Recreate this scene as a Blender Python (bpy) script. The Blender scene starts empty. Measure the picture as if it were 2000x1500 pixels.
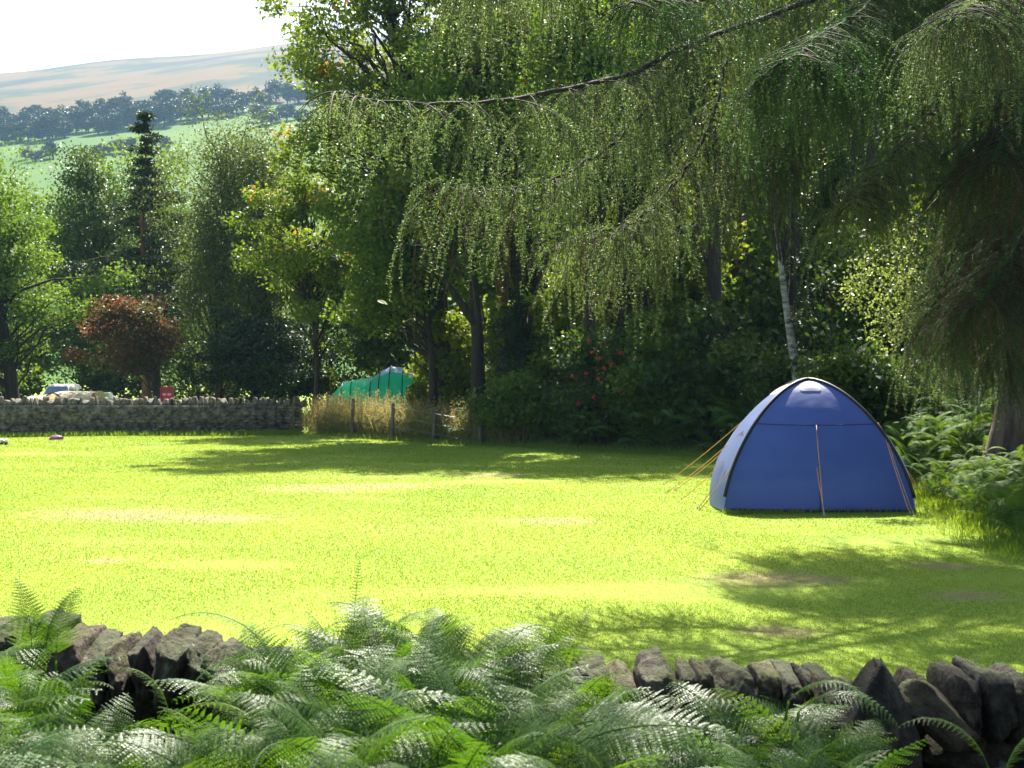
import bpy, math, random
import numpy as np
from mathutils import Vector, noise as mnoise

R = math.radians
SC = bpy.context.scene
COL = SC.collection
rng = np.random.default_rng(7)
random.seed(7)

# ------------------------------------------------------------------ camera, sky, sun, exposure
F = 2778.0            # focal length in pixels of the 2000 px wide photograph
HZ = 727.0            # row of the horizon
CZ = 2.1              # eye height above the field
cam_d = bpy.data.cameras.new('camera')
cam = bpy.data.objects.new('camera', cam_d)
COL.objects.link(cam)
cam.location = (0, 0, CZ)
cam.rotation_euler = (R(90), 0, 0)
cam_d.sensor_width = 36.0
cam_d.lens = 50.0
cam_d.shift_y = -(750 - HZ) / 2000.0
cam_d.clip_start = 0.1
cam_d.clip_end = 6000
cam_d.dof.use_dof = True
cam_d.dof.focus_distance = 11.0
cam_d.dof.aperture_fstop = 9.0
SC.camera = cam

SUN_EL, SUN_AZ = 48.0, 4.0       # behind the wood, a touch to the right
world = bpy.data.worlds.new('World')
SC.world = world
world.use_nodes = True
wn = world.node_tree
bg = wn.nodes['Background']
sky = wn.nodes.new('ShaderNodeTexSky')
sky.sky_type = 'NISHITA'
sky.sun_disc = False
sky.sun_elevation = R(SUN_EL)
sky.sun_rotation = R(SUN_AZ)
sky.air_density = 1.0
sky.dust_density = 2.5
sky.ozone_density = 1.0
wn.links.new(sky.outputs[0], bg.inputs[0])
bg.inputs[1].default_value = 0.075

sun_d = bpy.data.lights.new('sun', 'SUN')
sun_d.energy = 5.0
sun_d.angle = R(0.53)
sun_d.color = (1.0, 0.94, 0.84)
sun = bpy.data.objects.new('sun', sun_d)
COL.objects.link(sun)
to_sun = Vector((math.sin(R(SUN_AZ)) * math.cos(R(SUN_EL)), math.cos(R(SUN_AZ)) * math.cos(R(SUN_EL)), math.sin(R(SUN_EL))))
sun.rotation_euler = (-to_sun).to_track_quat('-Z', 'Y').to_euler()
sun.location = (0, 0, 60)

SC.view_settings.view_transform = 'Standard'
SC.view_settings.look = 'None'
SC.view_settings.gamma = 1.0
SC.view_settings.exposure = 1.95
SC.cycles.use_denoising = True
SC.cycles.max_bounces = 8
SC.cycles.diffuse_bounces = 3
SC.cycles.glossy_bounces = 2
SC.cycles.transmission_bounces = 6
SC.cycles.volume_bounces = 1
SC.cycles.sample_clamp_indirect = 6.0

# ------------------------------------------------------------------ helpers
def P(px, py, Y):
    """point at depth Y seen at pixel (px, py) of the photograph"""
    return np.array([(px - 1000.0) / F * Y, Y, CZ + (HZ - py) / F * Y])

def X(px, Y): return (px - 1000.0) / F * Y
def Z(py, Y): return CZ + (HZ - py) / F * Y

def tag(o, label=None, cat=None, group=None, kind=None):
    if label: o['label'] = label
    if cat: o['category'] = cat
    if group: o['group'] = group
    if kind: o['kind'] = kind
    return o

def empty(name, loc, label=None, cat=None, group=None, rz=0.0):
    o = bpy.data.objects.new(name, None)
    COL.objects.link(o)
    o.location = loc
    o.rotation_euler = (0, 0, rz)
    o.empty_display_size = 0.3
    return tag(o, label, cat, group)

def mesh_obj(name, V, Q, mats, parent=None, rnd=None, midx=None, smooth=True, origin=None):
    """one mesh object out of numpy arrays: V (n,3) world/local points, Q (m,4) quads (or (m,3))"""
    V = np.asarray(V, dtype=np.float32)
    Q = np.asarray(Q, dtype=np.int32)
    if origin is not None:
        V = V - np.asarray(origin, dtype=np.float32)
    me = bpy.data.meshes.new(name)
    k = Q.shape[1]
    me.vertices.add(len(V))
    me.vertices.foreach_set('co', V.ravel())
    me.loops.add(Q.size)
    me.loops.foreach_set('vertex_index', Q.ravel())
    me.polygons.add(len(Q))
    me.polygons.foreach_set('loop_start', np.arange(0, Q.size, k, dtype=np.int32))
    if not isinstance(mats, (list, tuple)): mats = [mats]
    for m in mats: me.materials.append(m)
    if midx is not None:
        me.polygons.foreach_set('material_index', np.asarray(midx, dtype=np.int32))
    if not smooth:
        me.polygons.foreach_set('use_smooth', np.zeros(len(Q), dtype=bool))
    me.update(calc_edges=True)
    if rnd is not None:
        a = me.attributes.new('rnd', 'FLOAT', 'POINT')
        a.data.foreach_set('value', np.asarray(rnd, dtype=np.float32))
    o = bpy.data.objects.new(name, me)
    COL.objects.link(o)
    if parent is not None:
        o.parent = parent
    elif origin is not None:
        o.location = tuple(float(c) for c in origin)
    return o

class Acc:
    """collects quads with a random number and a material index each"""
    def __init__(s): s.V, s.Q, s.R, s.M, s.n = [], [], [], [], 0
    def add(s, V, Q, r=0.5, m=0):
        V = np.asarray(V, dtype=np.float32); Q = np.asarray(Q, dtype=np.int64)
        if Q.shape[1] == 3: Q = np.concatenate([Q, Q[:, 2:3]], axis=1)
        s.V.append(V); s.Q.append(Q + s.n); s.n += len(V)
        s.R.append(np.broadcast_to(np.asarray(r, dtype=np.float32), (len(V),)))
        s.M.append(np.full(len(Q), m, dtype=np.int32))
    def arrays(s):
        return np.concatenate(s.V), np.concatenate(s.Q), np.concatenate(s.R), np.concatenate(s.M)
    def obj(s, name, mats, parent=None, smooth=True, origin=None):
        V, Q, r, m = s.arrays()
        return mesh_obj(name, V, Q, mats, parent, r, m, smooth, origin)

def unit(a):
    return a / np.maximum(np.linalg.norm(a, axis=-1, keepdims=True), 1e-9)

def tube(pts, rad, n=6, cap=True):
    pts = np.asarray(pts, dtype=float); k = len(pts)
    rad = np.broadcast_to(np.asarray(rad, dtype=float), (k,))
    t = unit(np.gradient(pts, axis=0))
    ref = np.array([0, 0, 1.0]) if abs(t[:, 2]).mean() < 0.8 else np.array([1.0, 0, 0])
    u = unit(np.cross(t, ref)); v = np.cross(t, u)
    a = np.linspace(0, 2 * np.pi, n, endpoint=False)
    V = pts[:, None, :] + rad[:, None, None] * (np.cos(a)[None, :, None] * u[:, None, :] + np.sin(a)[None, :, None] * v[:, None, :])
    V = V.reshape(-1, 3)
    i = np.arange(k - 1)[:, None] * n; j = np.arange(n)[None, :]; j2 = (j + 1) % n
    Q = np.stack([i + j, i + j2, i + n + j2, i + n + j], axis=-1).reshape(-1, 4)
    if cap:
        V = np.concatenate([V, pts[-1:], pts[:1]])
        e = (k - 1) * n; c1 = k * n; c0 = c1 + 1
        q1 = np.stack([e + j[0], e + j2[0], np.full(n, c1), np.full(n, c1)], axis=-1)
        q0 = np.stack([j2[0], j[0], np.full(n, c0), np.full(n, c0)], axis=-1)
        # three sided caps: split each with a mid point so that no quad is degenerate
        for q, cpt, base in ((q1, c1, e), (q0, c0, 0)): pass
        mids1 = (V[e + j[0]] + V[e + j2[0]]) / 2; mids0 = (V[j[0]] + V[j2[0]]) / 2
        b = len(V); V = np.concatenate([V, mids1, mids0])
        jj = np.arange(n); pj = (jj - 1) % n
        cap1 = np.stack([np.full(n, c1), b + pj, e + jj, b + jj], axis=-1)
        cap0 = np.stack([np.full(n, c0), b + n + jj, jj, b + n + pj], axis=-1)
        Q = np.concatenate([Q, cap1, cap0])
    return V, Q

def smooth_path(ctrl, n):
    """Catmull-Rom through control points"""
    c = np.asarray(ctrl, dtype=float)
    c = np.vstack([2 * c[0] - c[1], c, 2 * c[-1] - c[-2]])
    m = len(c) - 3
    out = []
    for s in np.linspace(0, m - 1e-6, n):
        i = int(s); t = s - i
        p0, p1, p2, p3 = c[i:i + 4]
        out.append(0.5 * ((2 * p1) + (-p0 + p2) * t + (2 * p0 - 5 * p1 + 4 * p2 - p3) * t * t + (-p0 + 3 * p1 - 3 * p2 + p3) * t ** 3))
    return np.array(out)

def leaves(c, d, nrm, L, W, fold=0.15):
    """diamond leaves: base points c, directions d, normals nrm, lengths L, widths W"""
    n = len(c)
    d = unit(d); s = unit(np.cross(d, nrm)); up = np.cross(s, d)
    L = np.broadcast_to(L, (n,))[:, None]; W = np.broadcast_to(W, (n,))[:, None]
    V = np.empty((n, 4, 3), dtype=np.float32)
    V[:, 0] = c
    V[:, 1] = c + d * L * 0.45 + s * W * 0.5 + up * L * fold
    V[:, 2] = c + d * L
    V[:, 3] = c + d * L * 0.45 - s * W * 0.5 + up * L * fold
    Q = np.arange(n * 4).reshape(n, 4)
    return V.reshape(-1, 3), Q

def rdir(n, up=0.0):
    d = rng.normal(size=(n, 3)); d[:, 2] += up
    return unit(d)

def box(c, s):
    c = np.asarray(c, dtype=float); s = np.asarray(s, dtype=float) / 2
    V = np.array([[x, y, z] for x in (-1, 1) for y in (-1, 1) for z in (-1, 1)]) * s + c
    Q = np.array([[0, 1, 3, 2], [4, 6, 7, 5], [0, 4, 5, 1], [2, 3, 7, 6], [0, 2, 6, 4], [1, 5, 7, 3]])
    return V, Q

def vnoise(p, s=1.0, off=0.0):
    return mnoise.noise(Vector((p[0] * s + off, p[1] * s + off * 0.7, p[2] * s - off)))

_grid_cache = {}
def cube_grid(n):
    """cube surface split n x n a side, welded"""
    if n in _grid_cache: return _grid_cache[n]
    pts = {}; V = []; Q = []
    def vid(p):
        k = tuple(np.round(p, 5))
        if k not in pts: pts[k] = len(V); V.append(p)
        return pts[k]
    g = np.linspace(-1, 1, n + 1)
    for ax in range(3):
        for sg in (-1, 1):
            for i in range(n):
                for j in range(n):
                    q = []
                    for a, b in ((i, j), (i + 1, j), (i + 1, j + 1), (i, j + 1)):
                        p = np.zeros(3); p[ax] = sg; p[(ax + 1) % 3] = g[a]; p[(ax + 2) % 3] = g[b]
                        q.append(vid(p))
                    Q.append(q if sg > 0 else q[::-1])
    _grid_cache[n] = (np.array(V), np.array(Q))
    return _grid_cache[n]

def stone(size, seed, n=8, rough=0.10, power=4.0, taper=0.0):
    """an irregular stone, size = full extents, centred on its middle"""
    V, Q = cube_grid(n)
    r = (np.abs(V) ** power).sum(1) ** (1 / power)
    V = V / r[:, None]
    st = np.random.default_rng(seed)
    V = V.copy()
    for _ in range(5):                                   # chipped flat faces
        nv = unit(st.normal(size=3)); dd = V @ nv; lim = st.uniform(0.72, 0.98)
        V -= np.clip(dd - lim, 0, None)[:, None] * nv * 0.9
    if n > 4:
        off = seed * 3.17 % 97
        disp = np.array([vnoise(p, 1.1, off) * 1.0 + vnoise(p, 2.7, off) * 0.55 + vnoise(p, 6.5, off) * 0.28 + vnoise(p, 14, off) * 0.12 for p in V])
    else:
        disp = st.uniform(-1, 1, len(V)) * 0.8
    V = V * (1 + rough * disp)[:, None]
    if taper:
        f = 1 - taper * (V[:, 2] + 1) / 2
        V[:, 0] *= f; V[:, 1] *= (1 + f) / 2
    return V * np.asarray(size) / 2, Q

# ------------------------------------------------------------------ materials
def new_mat(name):
    m = bpy.data.materials.new(name); m.use_nodes = True
    nt = m.node_tree; nt.nodes.clear()
    out = nt.nodes.new('ShaderNodeOutputMaterial')
    return m, nt, out

def N(nt, t, **kw):
    n = nt.nodes.new(t)
    for k, v in kw.items():
        if k in ('inputs',):
            for kk, vv in v.items(): n.inputs[kk].default_value = vv
        else: setattr(n, k, v)
    return n

def ramp(nt, fac, stops):
    r = nt.nodes.new('ShaderNodeValToRGB')
    e = r.color_ramp.elements
    while len(e) < len(stops): e.new(0.5)
    for el, (p, c) in zip(e, stops):
        el.position = p; el.color = (*c, 1)
    nt.links.new(fac, r.inputs[0])
    return r.outputs[0]

def leaf_mat(name, stops, trans=0.45, tint=(1.5, 1.45, 0.55), rough=0.5, spec=0.22):
    """thin leaf: reflects, lets light through (yellower), colour varies leaf by leaf"""
    m, nt, out = new_mat(name)
    at = N(nt, 'ShaderNodeAttribute', attribute_name='rnd')
    col = ramp(nt, at.outputs['Fac'], stops)
    pb = N(nt, 'ShaderNodeBsdfPrincipled')
    pb.inputs['Roughness'].default_value = rough
    pb.inputs['Specular IOR Level'].default_value = spec
    nt.links.new(col, pb.inputs['Base Color'])
    mul = N(nt, 'ShaderNodeMix', data_type='RGBA', blend_type='MULTIPLY')
    mul.inputs[0].default_value = 1.0
    mul.clamp_result = False
    nt.links.new(col, mul.inputs[6]); mul.inputs[7].default_value = (*tint, 1)
    tr = N(nt, 'ShaderNodeBsdfTranslucent')
    nt.links.new(mul.outputs[2], tr.inputs[0])
    mx = N(nt, 'ShaderNodeMixShader'); mx.inputs[0].default_value = trans
    nt.links.new(pb.outputs[0], mx.inputs[1]); nt.links.new(tr.outputs[0], mx.inputs[2])
    nt.links.new(mx.outputs[0], out.inputs[0])
    return m

def noise_mat(name, stops, scale=4.0, stretch=(1, 1, 1), rough=0.85, bump=0.4, bump_dist=0.02, detail=8, spots=None, spec=0.3, moss=None):
    m, nt, out = new_mat(name)
    tc = N(nt, 'ShaderNodeTexCoord')
    mp = N(nt, 'ShaderNodeMapping'); mp.inputs['Scale'].default_value = stretch
    nt.links.new(tc.outputs['Object'], mp.inputs[0])
    nz = N(nt, 'ShaderNodeTexNoise'); nz.inputs['Scale'].default_value = scale; nz.inputs['Detail'].default_value = detail
    nz.inputs['Roughness'].default_value = 0.65
    nt.links.new(mp.outputs[0], nz.inputs['Vector'])
    col = ramp(nt, nz.outputs['Fac'], stops)
    if spots:
        sc2, th, scol = spots
        v = N(nt, 'ShaderNodeTexNoise'); v.inputs['Scale'].default_value = sc2; v.inputs['Detail'].default_value = 3
        nt.links.new(mp.outputs[0], v.inputs['Vector'])
        mr = N(nt, 'ShaderNodeMapRange'); mr.inputs[1].default_value = th; mr.inputs[2].default_value = th + 0.06
        nt.links.new(v.outputs['Fac'], mr.inputs[0])
        mx = N(nt, 'ShaderNodeMix', data_type='RGBA')
        nt.links.new(mr.outputs[0], mx.inputs[0]); nt.links.new(col, mx.inputs[6]); mx.inputs[7].default_value = (*scol, 1)
        col = mx.outputs[2]
    if moss:
        ge = N(nt, 'ShaderNodeNewGeometry'); sx = N(nt, 'ShaderNodeSeparateXYZ'); nt.links.new(ge.outputs['Normal'], sx.inputs[0])
        nm = N(nt, 'ShaderNodeTexNoise'); nm.inputs['Scale'].default_value = 5.0; nm.inputs['Detail'].default_value = 9; nm.inputs['Roughness'].default_value = 0.7
        nt.links.new(tc.outputs['Object'], nm.inputs['Vector'])
        ma = N(nt, 'ShaderNodeMath', operation='MULTIPLY_ADD'); ma.inputs[1].default_value = 0.22
        nt.links.new(sx.outputs[2], ma.inputs[0]); nt.links.new(nm.outputs['Fac'], ma.inputs[2])
        rm = N(nt, 'ShaderNodeMapRange'); rm.inputs[1].default_value = 0.60; rm.inputs[2].default_value = 0.70
        nt.links.new(ma.outputs[0], rm.inputs[0])
        mm = N(nt, 'ShaderNodeMix', data_type='RGBA'); nt.links.new(rm.outputs[0], mm.inputs[0]); nt.links.new(col, mm.inputs[6]); mm.inputs[7].default_value = (*moss, 1)
        col = mm.outputs[2]
    pb = N(nt, 'ShaderNodeBsdfPrincipled')
    pb.inputs['Roughness'].default_value = rough
    pb.inputs['Specular IOR Level'].default_value = spec
    nt.links.new(col, pb.inputs['Base Color'])
    if bump:
        b = N(nt, 'ShaderNodeBump'); b.inputs['Strength'].default_value = bump; b.inputs['Distance'].default_value = bump_dist
        nt.links.new(nz.outputs['Fac'], b.inputs['Height']); nt.links.new(b.outputs[0], pb.inputs['Normal'])
    nt.links.new(pb.outputs[0], out.inputs[0])
    return m

def cloth_mat(name, col, trans=0.35, tcol=None, rough=0.55, spec=0.3, weave=0.15):
    m, nt, out = new_mat(name)
    tc = N(nt, 'ShaderNodeTexCoord')
    nz = N(nt, 'ShaderNodeTexNoise'); nz.inputs['Scale'].default_value = 3.0; nz.inputs['Detail'].default_value = 5
    nt.links.new(tc.outputs['Object'], nz.inputs['Vector'])
    c = ramp(nt, nz.outputs['Fac'], [(0.3, tuple(x * 0.88 for x in col)), (0.7, tuple(min(1, x * 1.1) for x in col))])
    pb = N(nt, 'ShaderNodeBsdfPrincipled'); pb.inputs['Roughness'].default_value = rough
    pb.inputs['Specular IOR Level'].default_value = spec
    nt.links.new(c, pb.inputs['Base Color'])
    b = N(nt, 'ShaderNodeBump'); b.inputs['Strength'].default_value = weave; b.inputs['Distance'].default_value = 0.03
    nt.links.new(nz.outputs['Fac'], b.inputs['Height']); nt.links.new(b.outputs[0], pb.inputs['Normal'])
    tr = N(nt, 'ShaderNodeBsdfTranslucent'); tr.inputs[0].default_value = (*(tcol or col), 1)
    mx = N(nt, 'ShaderNodeMixShader'); mx.inputs[0].default_value = trans
    nt.links.new(pb.outputs[0], mx.inputs[1]); nt.links.new(tr.outputs[0], mx.inputs[2])
    nt.links.new(mx.outputs[0], out.inputs[0])
    return m

def plain(name, col, rough=0.6, spec=0.4, metal=0.0):
    m, nt, out = new_mat(name)
    tc = N(nt, 'ShaderNodeTexCoord')
    nz = N(nt, 'ShaderNodeTexNoise'); nz.inputs['Scale'].default_value = 9.0; nz.inputs['Detail'].default_value = 4
    nt.links.new(tc.outputs['Object'], nz.inputs['Vector'])
    c = ramp(nt, nz.outputs['Fac'], [(0.3, tuple(x * 0.85 for x in col)), (0.7, tuple(min(1, x * 1.12) for x in col))])
    pb = N(nt, 'ShaderNodeBsdfPrincipled'); pb.inputs['Roughness'].default_value = rough
    pb.inputs['Specular IOR Level'].default_value = spec; pb.inputs['Metallic'].default_value = metal
    nt.links.new(c, pb.inputs['Base Color'])
    nt.links.new(pb.outputs[0], out.inputs[0])
    return m

M = {}
M['oak'] = leaf_mat('oak_leaf', [(0.0, (0.045, 0.095, 0.016)), (0.6, (0.105, 0.17, 0.026)), (0.97, (0.17, 0.22, 0.035)), (1.0, (0.30, 0.10, 0.02))])
M['orange_tip'] = leaf_mat('turning_leaf', [(0.0, (0.06, 0.11, 0.018)), (0.6, (0.13, 0.19, 0.03)), (0.90, (0.19, 0.23, 0.04)), (0.94, (0.42, 0.16, 0.04)), (1.0, (0.42, 0.10, 0.03))])
M['ash'] = leaf_mat('ash_leaf', [(0.0, (0.06, 0.12, 0.02)), (0.6, (0.10, 0.17, 0.025)), (1.0, (0.14, 0.21, 0.04))], rough=0.55, spec=0.22)
M['birch'] = leaf_mat('birch_leaf', [(0.0, (0.07, 0.10, 0.03)), (0.7, (0.11, 0.14, 0.04)), (1.0, (0.17, 0.18, 0.05))], trans=0.4, tint=(1.35, 1.4, 0.7), rough=0.55, spec=0.22)
M['lime'] = leaf_mat('yellow_green_leaf', [(0.0, (0.08, 0.13, 0.015)), (0.7, (0.15, 0.20, 0.02)), (1.0, (0.22, 0.23, 0.03))], trans=0.5)
M['shrub'] = leaf_mat('dark_shrub_leaf', [(0.0, (0.02, 0.045, 0.013)), (0.6, (0.05, 0.09, 0.022)), (1.0, (0.12, 0.165, 0.04))], trans=0.38, rough=0.45, spec=0.2)
M['fir'] = leaf_mat('fir_needle', [(0.0, (0.018, 0.038, 0.018)), (1.0, (0.045, 0.075, 0.03))], trans=0.2, rough=0.5)
M['red'] = leaf_mat('copper_leaf', [(0.0, (0.05, 0.085, 0.025)), (0.38, (0.08, 0.085, 0.03)), (0.55, (0.12, 0.065, 0.035)), (1.0, (0.17, 0.068, 0.04))], tint=(1.4, 1.1, 0.7))
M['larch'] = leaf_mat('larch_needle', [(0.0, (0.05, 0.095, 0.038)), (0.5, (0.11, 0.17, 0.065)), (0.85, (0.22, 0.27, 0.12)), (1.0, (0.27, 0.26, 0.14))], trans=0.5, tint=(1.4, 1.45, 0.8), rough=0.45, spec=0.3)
M['larchshade'] = leaf_mat('painted_shade_needle', [(0.0, (0.018, 0.05, 0.016)), (0.7, (0.042, 0.10, 0.028)), (1.0, (0.10, 0.17, 0.045))], trans=0.42, tint=(1.3, 1.4, 0.7), spec=0.15)  # same larch needles, crown shade put into a darker green
M['fernfar'] = leaf_mat('bank_bracken_leaf', [(0.0, (0.045, 0.10, 0.02)), (0.6, (0.08, 0.15, 0.03)), (0.96, (0.12, 0.18, 0.04)), (1.0, (0.16, 0.10, 0.04))], trans=0.35, rough=0.65, spec=0.08)
M['fern'] = leaf_mat('bracken_leaf', [(0.0, (0.035, 0.085, 0.014)), (0.6, (0.07, 0.14, 0.022)), (0.96, (0.11, 0.18, 0.03)), (1.0, (0.22, 0.14, 0.05))], trans=0.42, tint=(1.7, 1.7, 0.45), rough=0.45, spec=0.22)
M['grass'] = leaf_mat('grass_blade', [(0.0, (0.135, 0.235, 0.022)), (0.6, (0.215, 0.295, 0.032)), (0.93, (0.28, 0.33, 0.055)), (1.0, (0.40, 0.33, 0.16))], trans=0.5, tint=(1.48, 1.35, 0.65), rough=0.5, spec=0.35)
M['straw'] = leaf_mat('dry_grass', [(0.0, (0.16, 0.20, 0.05)), (0.4, (0.28, 0.26, 0.09)), (0.8, (0.38, 0.30, 0.15)), (1.0, (0.30, 0.16, 0.10))], trans=0.45, tint=(1.15, 1.1, 0.8), rough=0.6, spec=0.2)
M['hilltree'] = leaf_mat('hill_tree_leaf', [(0.0, (0.012, 0.022, 0.010)), (1.0, (0.026, 0.042, 0.014))], trans=0.2, spec=0.1)
M['bark'] = noise_mat('bark', [(0.3, (0.014, 0.011, 0.009)), (0.55, (0.040, 0.030, 0.023)), (0.8, (0.085, 0.066, 0.05))], scale=9, stretch=(1, 1, 0.18), bump=0.9, bump_dist=0.04)
M['larchbark'] = noise_mat('larch_bark', [(0.3, (0.035, 0.022, 0.016)), (0.55, (0.12, 0.08, 0.055)), (0.8, (0.26, 0.19, 0.14))], scale=5, stretch=(1, 1, 0.25), bump=1.0, bump_dist=0.08, spots=(2.0, 0.60, (0.07, 0.09, 0.03)))
M['pinebark'] = noise_mat('pine_bark', [(0.3, (0.06, 0.03, 0.02)), (0.7, (0.22, 0.10, 0.06))], scale=7, stretch=(1, 1, 0.3), bump=0.8)
M['birchbark'] = noise_mat('birch_bark', [(0.36, (0.03, 0.025, 0.02)), (0.46, (0.20, 0.19, 0.175)), (0.7, (0.46, 0.44, 0.41))], scale=3.5, stretch=(1, 1, 3.2), bump=0.4)
M['twig'] = noise_mat('larch_twig', [(0.3, (0.025, 0.016, 0.010)), (0.7, (0.07, 0.042, 0.026))], scale=12, bump=0)
M['redtwig'] = noise_mat('dead_twig', [(0.3, (0.05, 0.028, 0.017)), (0.7, (0.15, 0.08, 0.05))], scale=5, bump=0)
M['stone'] = noise_mat('gritstone', [(0.3, (0.014, 0.011, 0.007)), (0.5, (0.060, 0.044, 0.024)), (0.72, (0.18, 0.143, 0.095))], scale=14, bump=1.0, bump_dist=0.06, detail=14, spots=(9.0, 0.64, (0.26, 0.26, 0.22)), moss=(0.055, 0.062, 0.018))
M['brownstone'] = noise_mat('brown_gritstone', [(0.3, (0.024, 0.015, 0.009)), (0.5, (0.070, 0.048, 0.030)), (0.72, (0.14, 0.105, 0.07))], scale=13, bump=1.0, bump_dist=0.06, detail=14, spots=(7.0, 0.62, (0.07, 0.075, 0.02)), moss=(0.075, 0.075, 0.018))
M['darkstone'] = noise_mat('dark_gritstone', [(0.3, (0.010, 0.008, 0.006)), (0.5, (0.036, 0.027, 0.016)), (0.72, (0.11, 0.088, 0.060))], scale=13, bump=1.0, bump_dist=0.06, detail=14, spots=(6.0, 0.66, (0.24, 0.25, 0.21)), moss=(0.04, 0.048, 0.014))
M['farstone'] = noise_mat('wall_stone', [(0.36, (0.03, 0.025, 0.018)), (0.5, (0.12, 0.102, 0.074)), (0.68, (0.28, 0.245, 0.19))], scale=4.5, bump=0.6, bump_dist=0.03)
M['soil'] = noise_mat('leaf_litter', [(0.3, (0.02, 0.016, 0.010)), (0.7, (0.06, 0.045, 0.028))], scale=3, bump=0.5)

# ------------------------------------------------------------------ ground
EDGE_Y = np.array([0, 10, 17, 22, 28, 34.7, 40.8, 47, 60, 90])
EDGE_X = np.array([7.5, 6.6, 6.2, 6.9, 7.2, 4.7, -1.2, -6.5, -7.0, -6.0])
def edge(Y): return np.interp(Y, EDGE_Y, EDGE_X)
def height(x, y):
    x = np.asarray(x, dtype=float); y = np.asarray(y, dtype=float)
    d = x - edge(y)
    b = np.clip(d / 1.6, 0, 1); b = b * b * (3 - 2 * b)
    far = np.clip((85 - y) / 20, 0, 1)
    h = (0.38 * b + 0.085 * np.clip(d - 0.4, 0, 40)) * (0.25 + 0.75 * far)
    h += 0.03 * np.sin(x * 0.31 + 1) * np.sin(y * 0.23) + 0.015 * np.sin(x * 0.9 + y * 0.7)
    near = np.clip((5.0 - y) / 1.2, 0, 1)
    h += 0.30 * near * near * (3 - 2 * near)
    return h

WORN = []
for px_, py_, r_ in ((640, 955, 1.5), (745, 948, 1.1), (1500, 1128, 0.75), (1590, 1132, 0.5), (1525, 1235, 0.42), (1080, 1015, 0.8), (1840, 1105, 0.5), (1890, 1165, 0.45), (240, 1008, 1.6), (420, 1012, 1.0), (960, 930, 0.9), (205, 1098, 0.3)):
    y_ = CZ * F / (py_ - HZ); WORN.append(((px_ - 1000) / F * y_, y_, r_))

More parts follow.
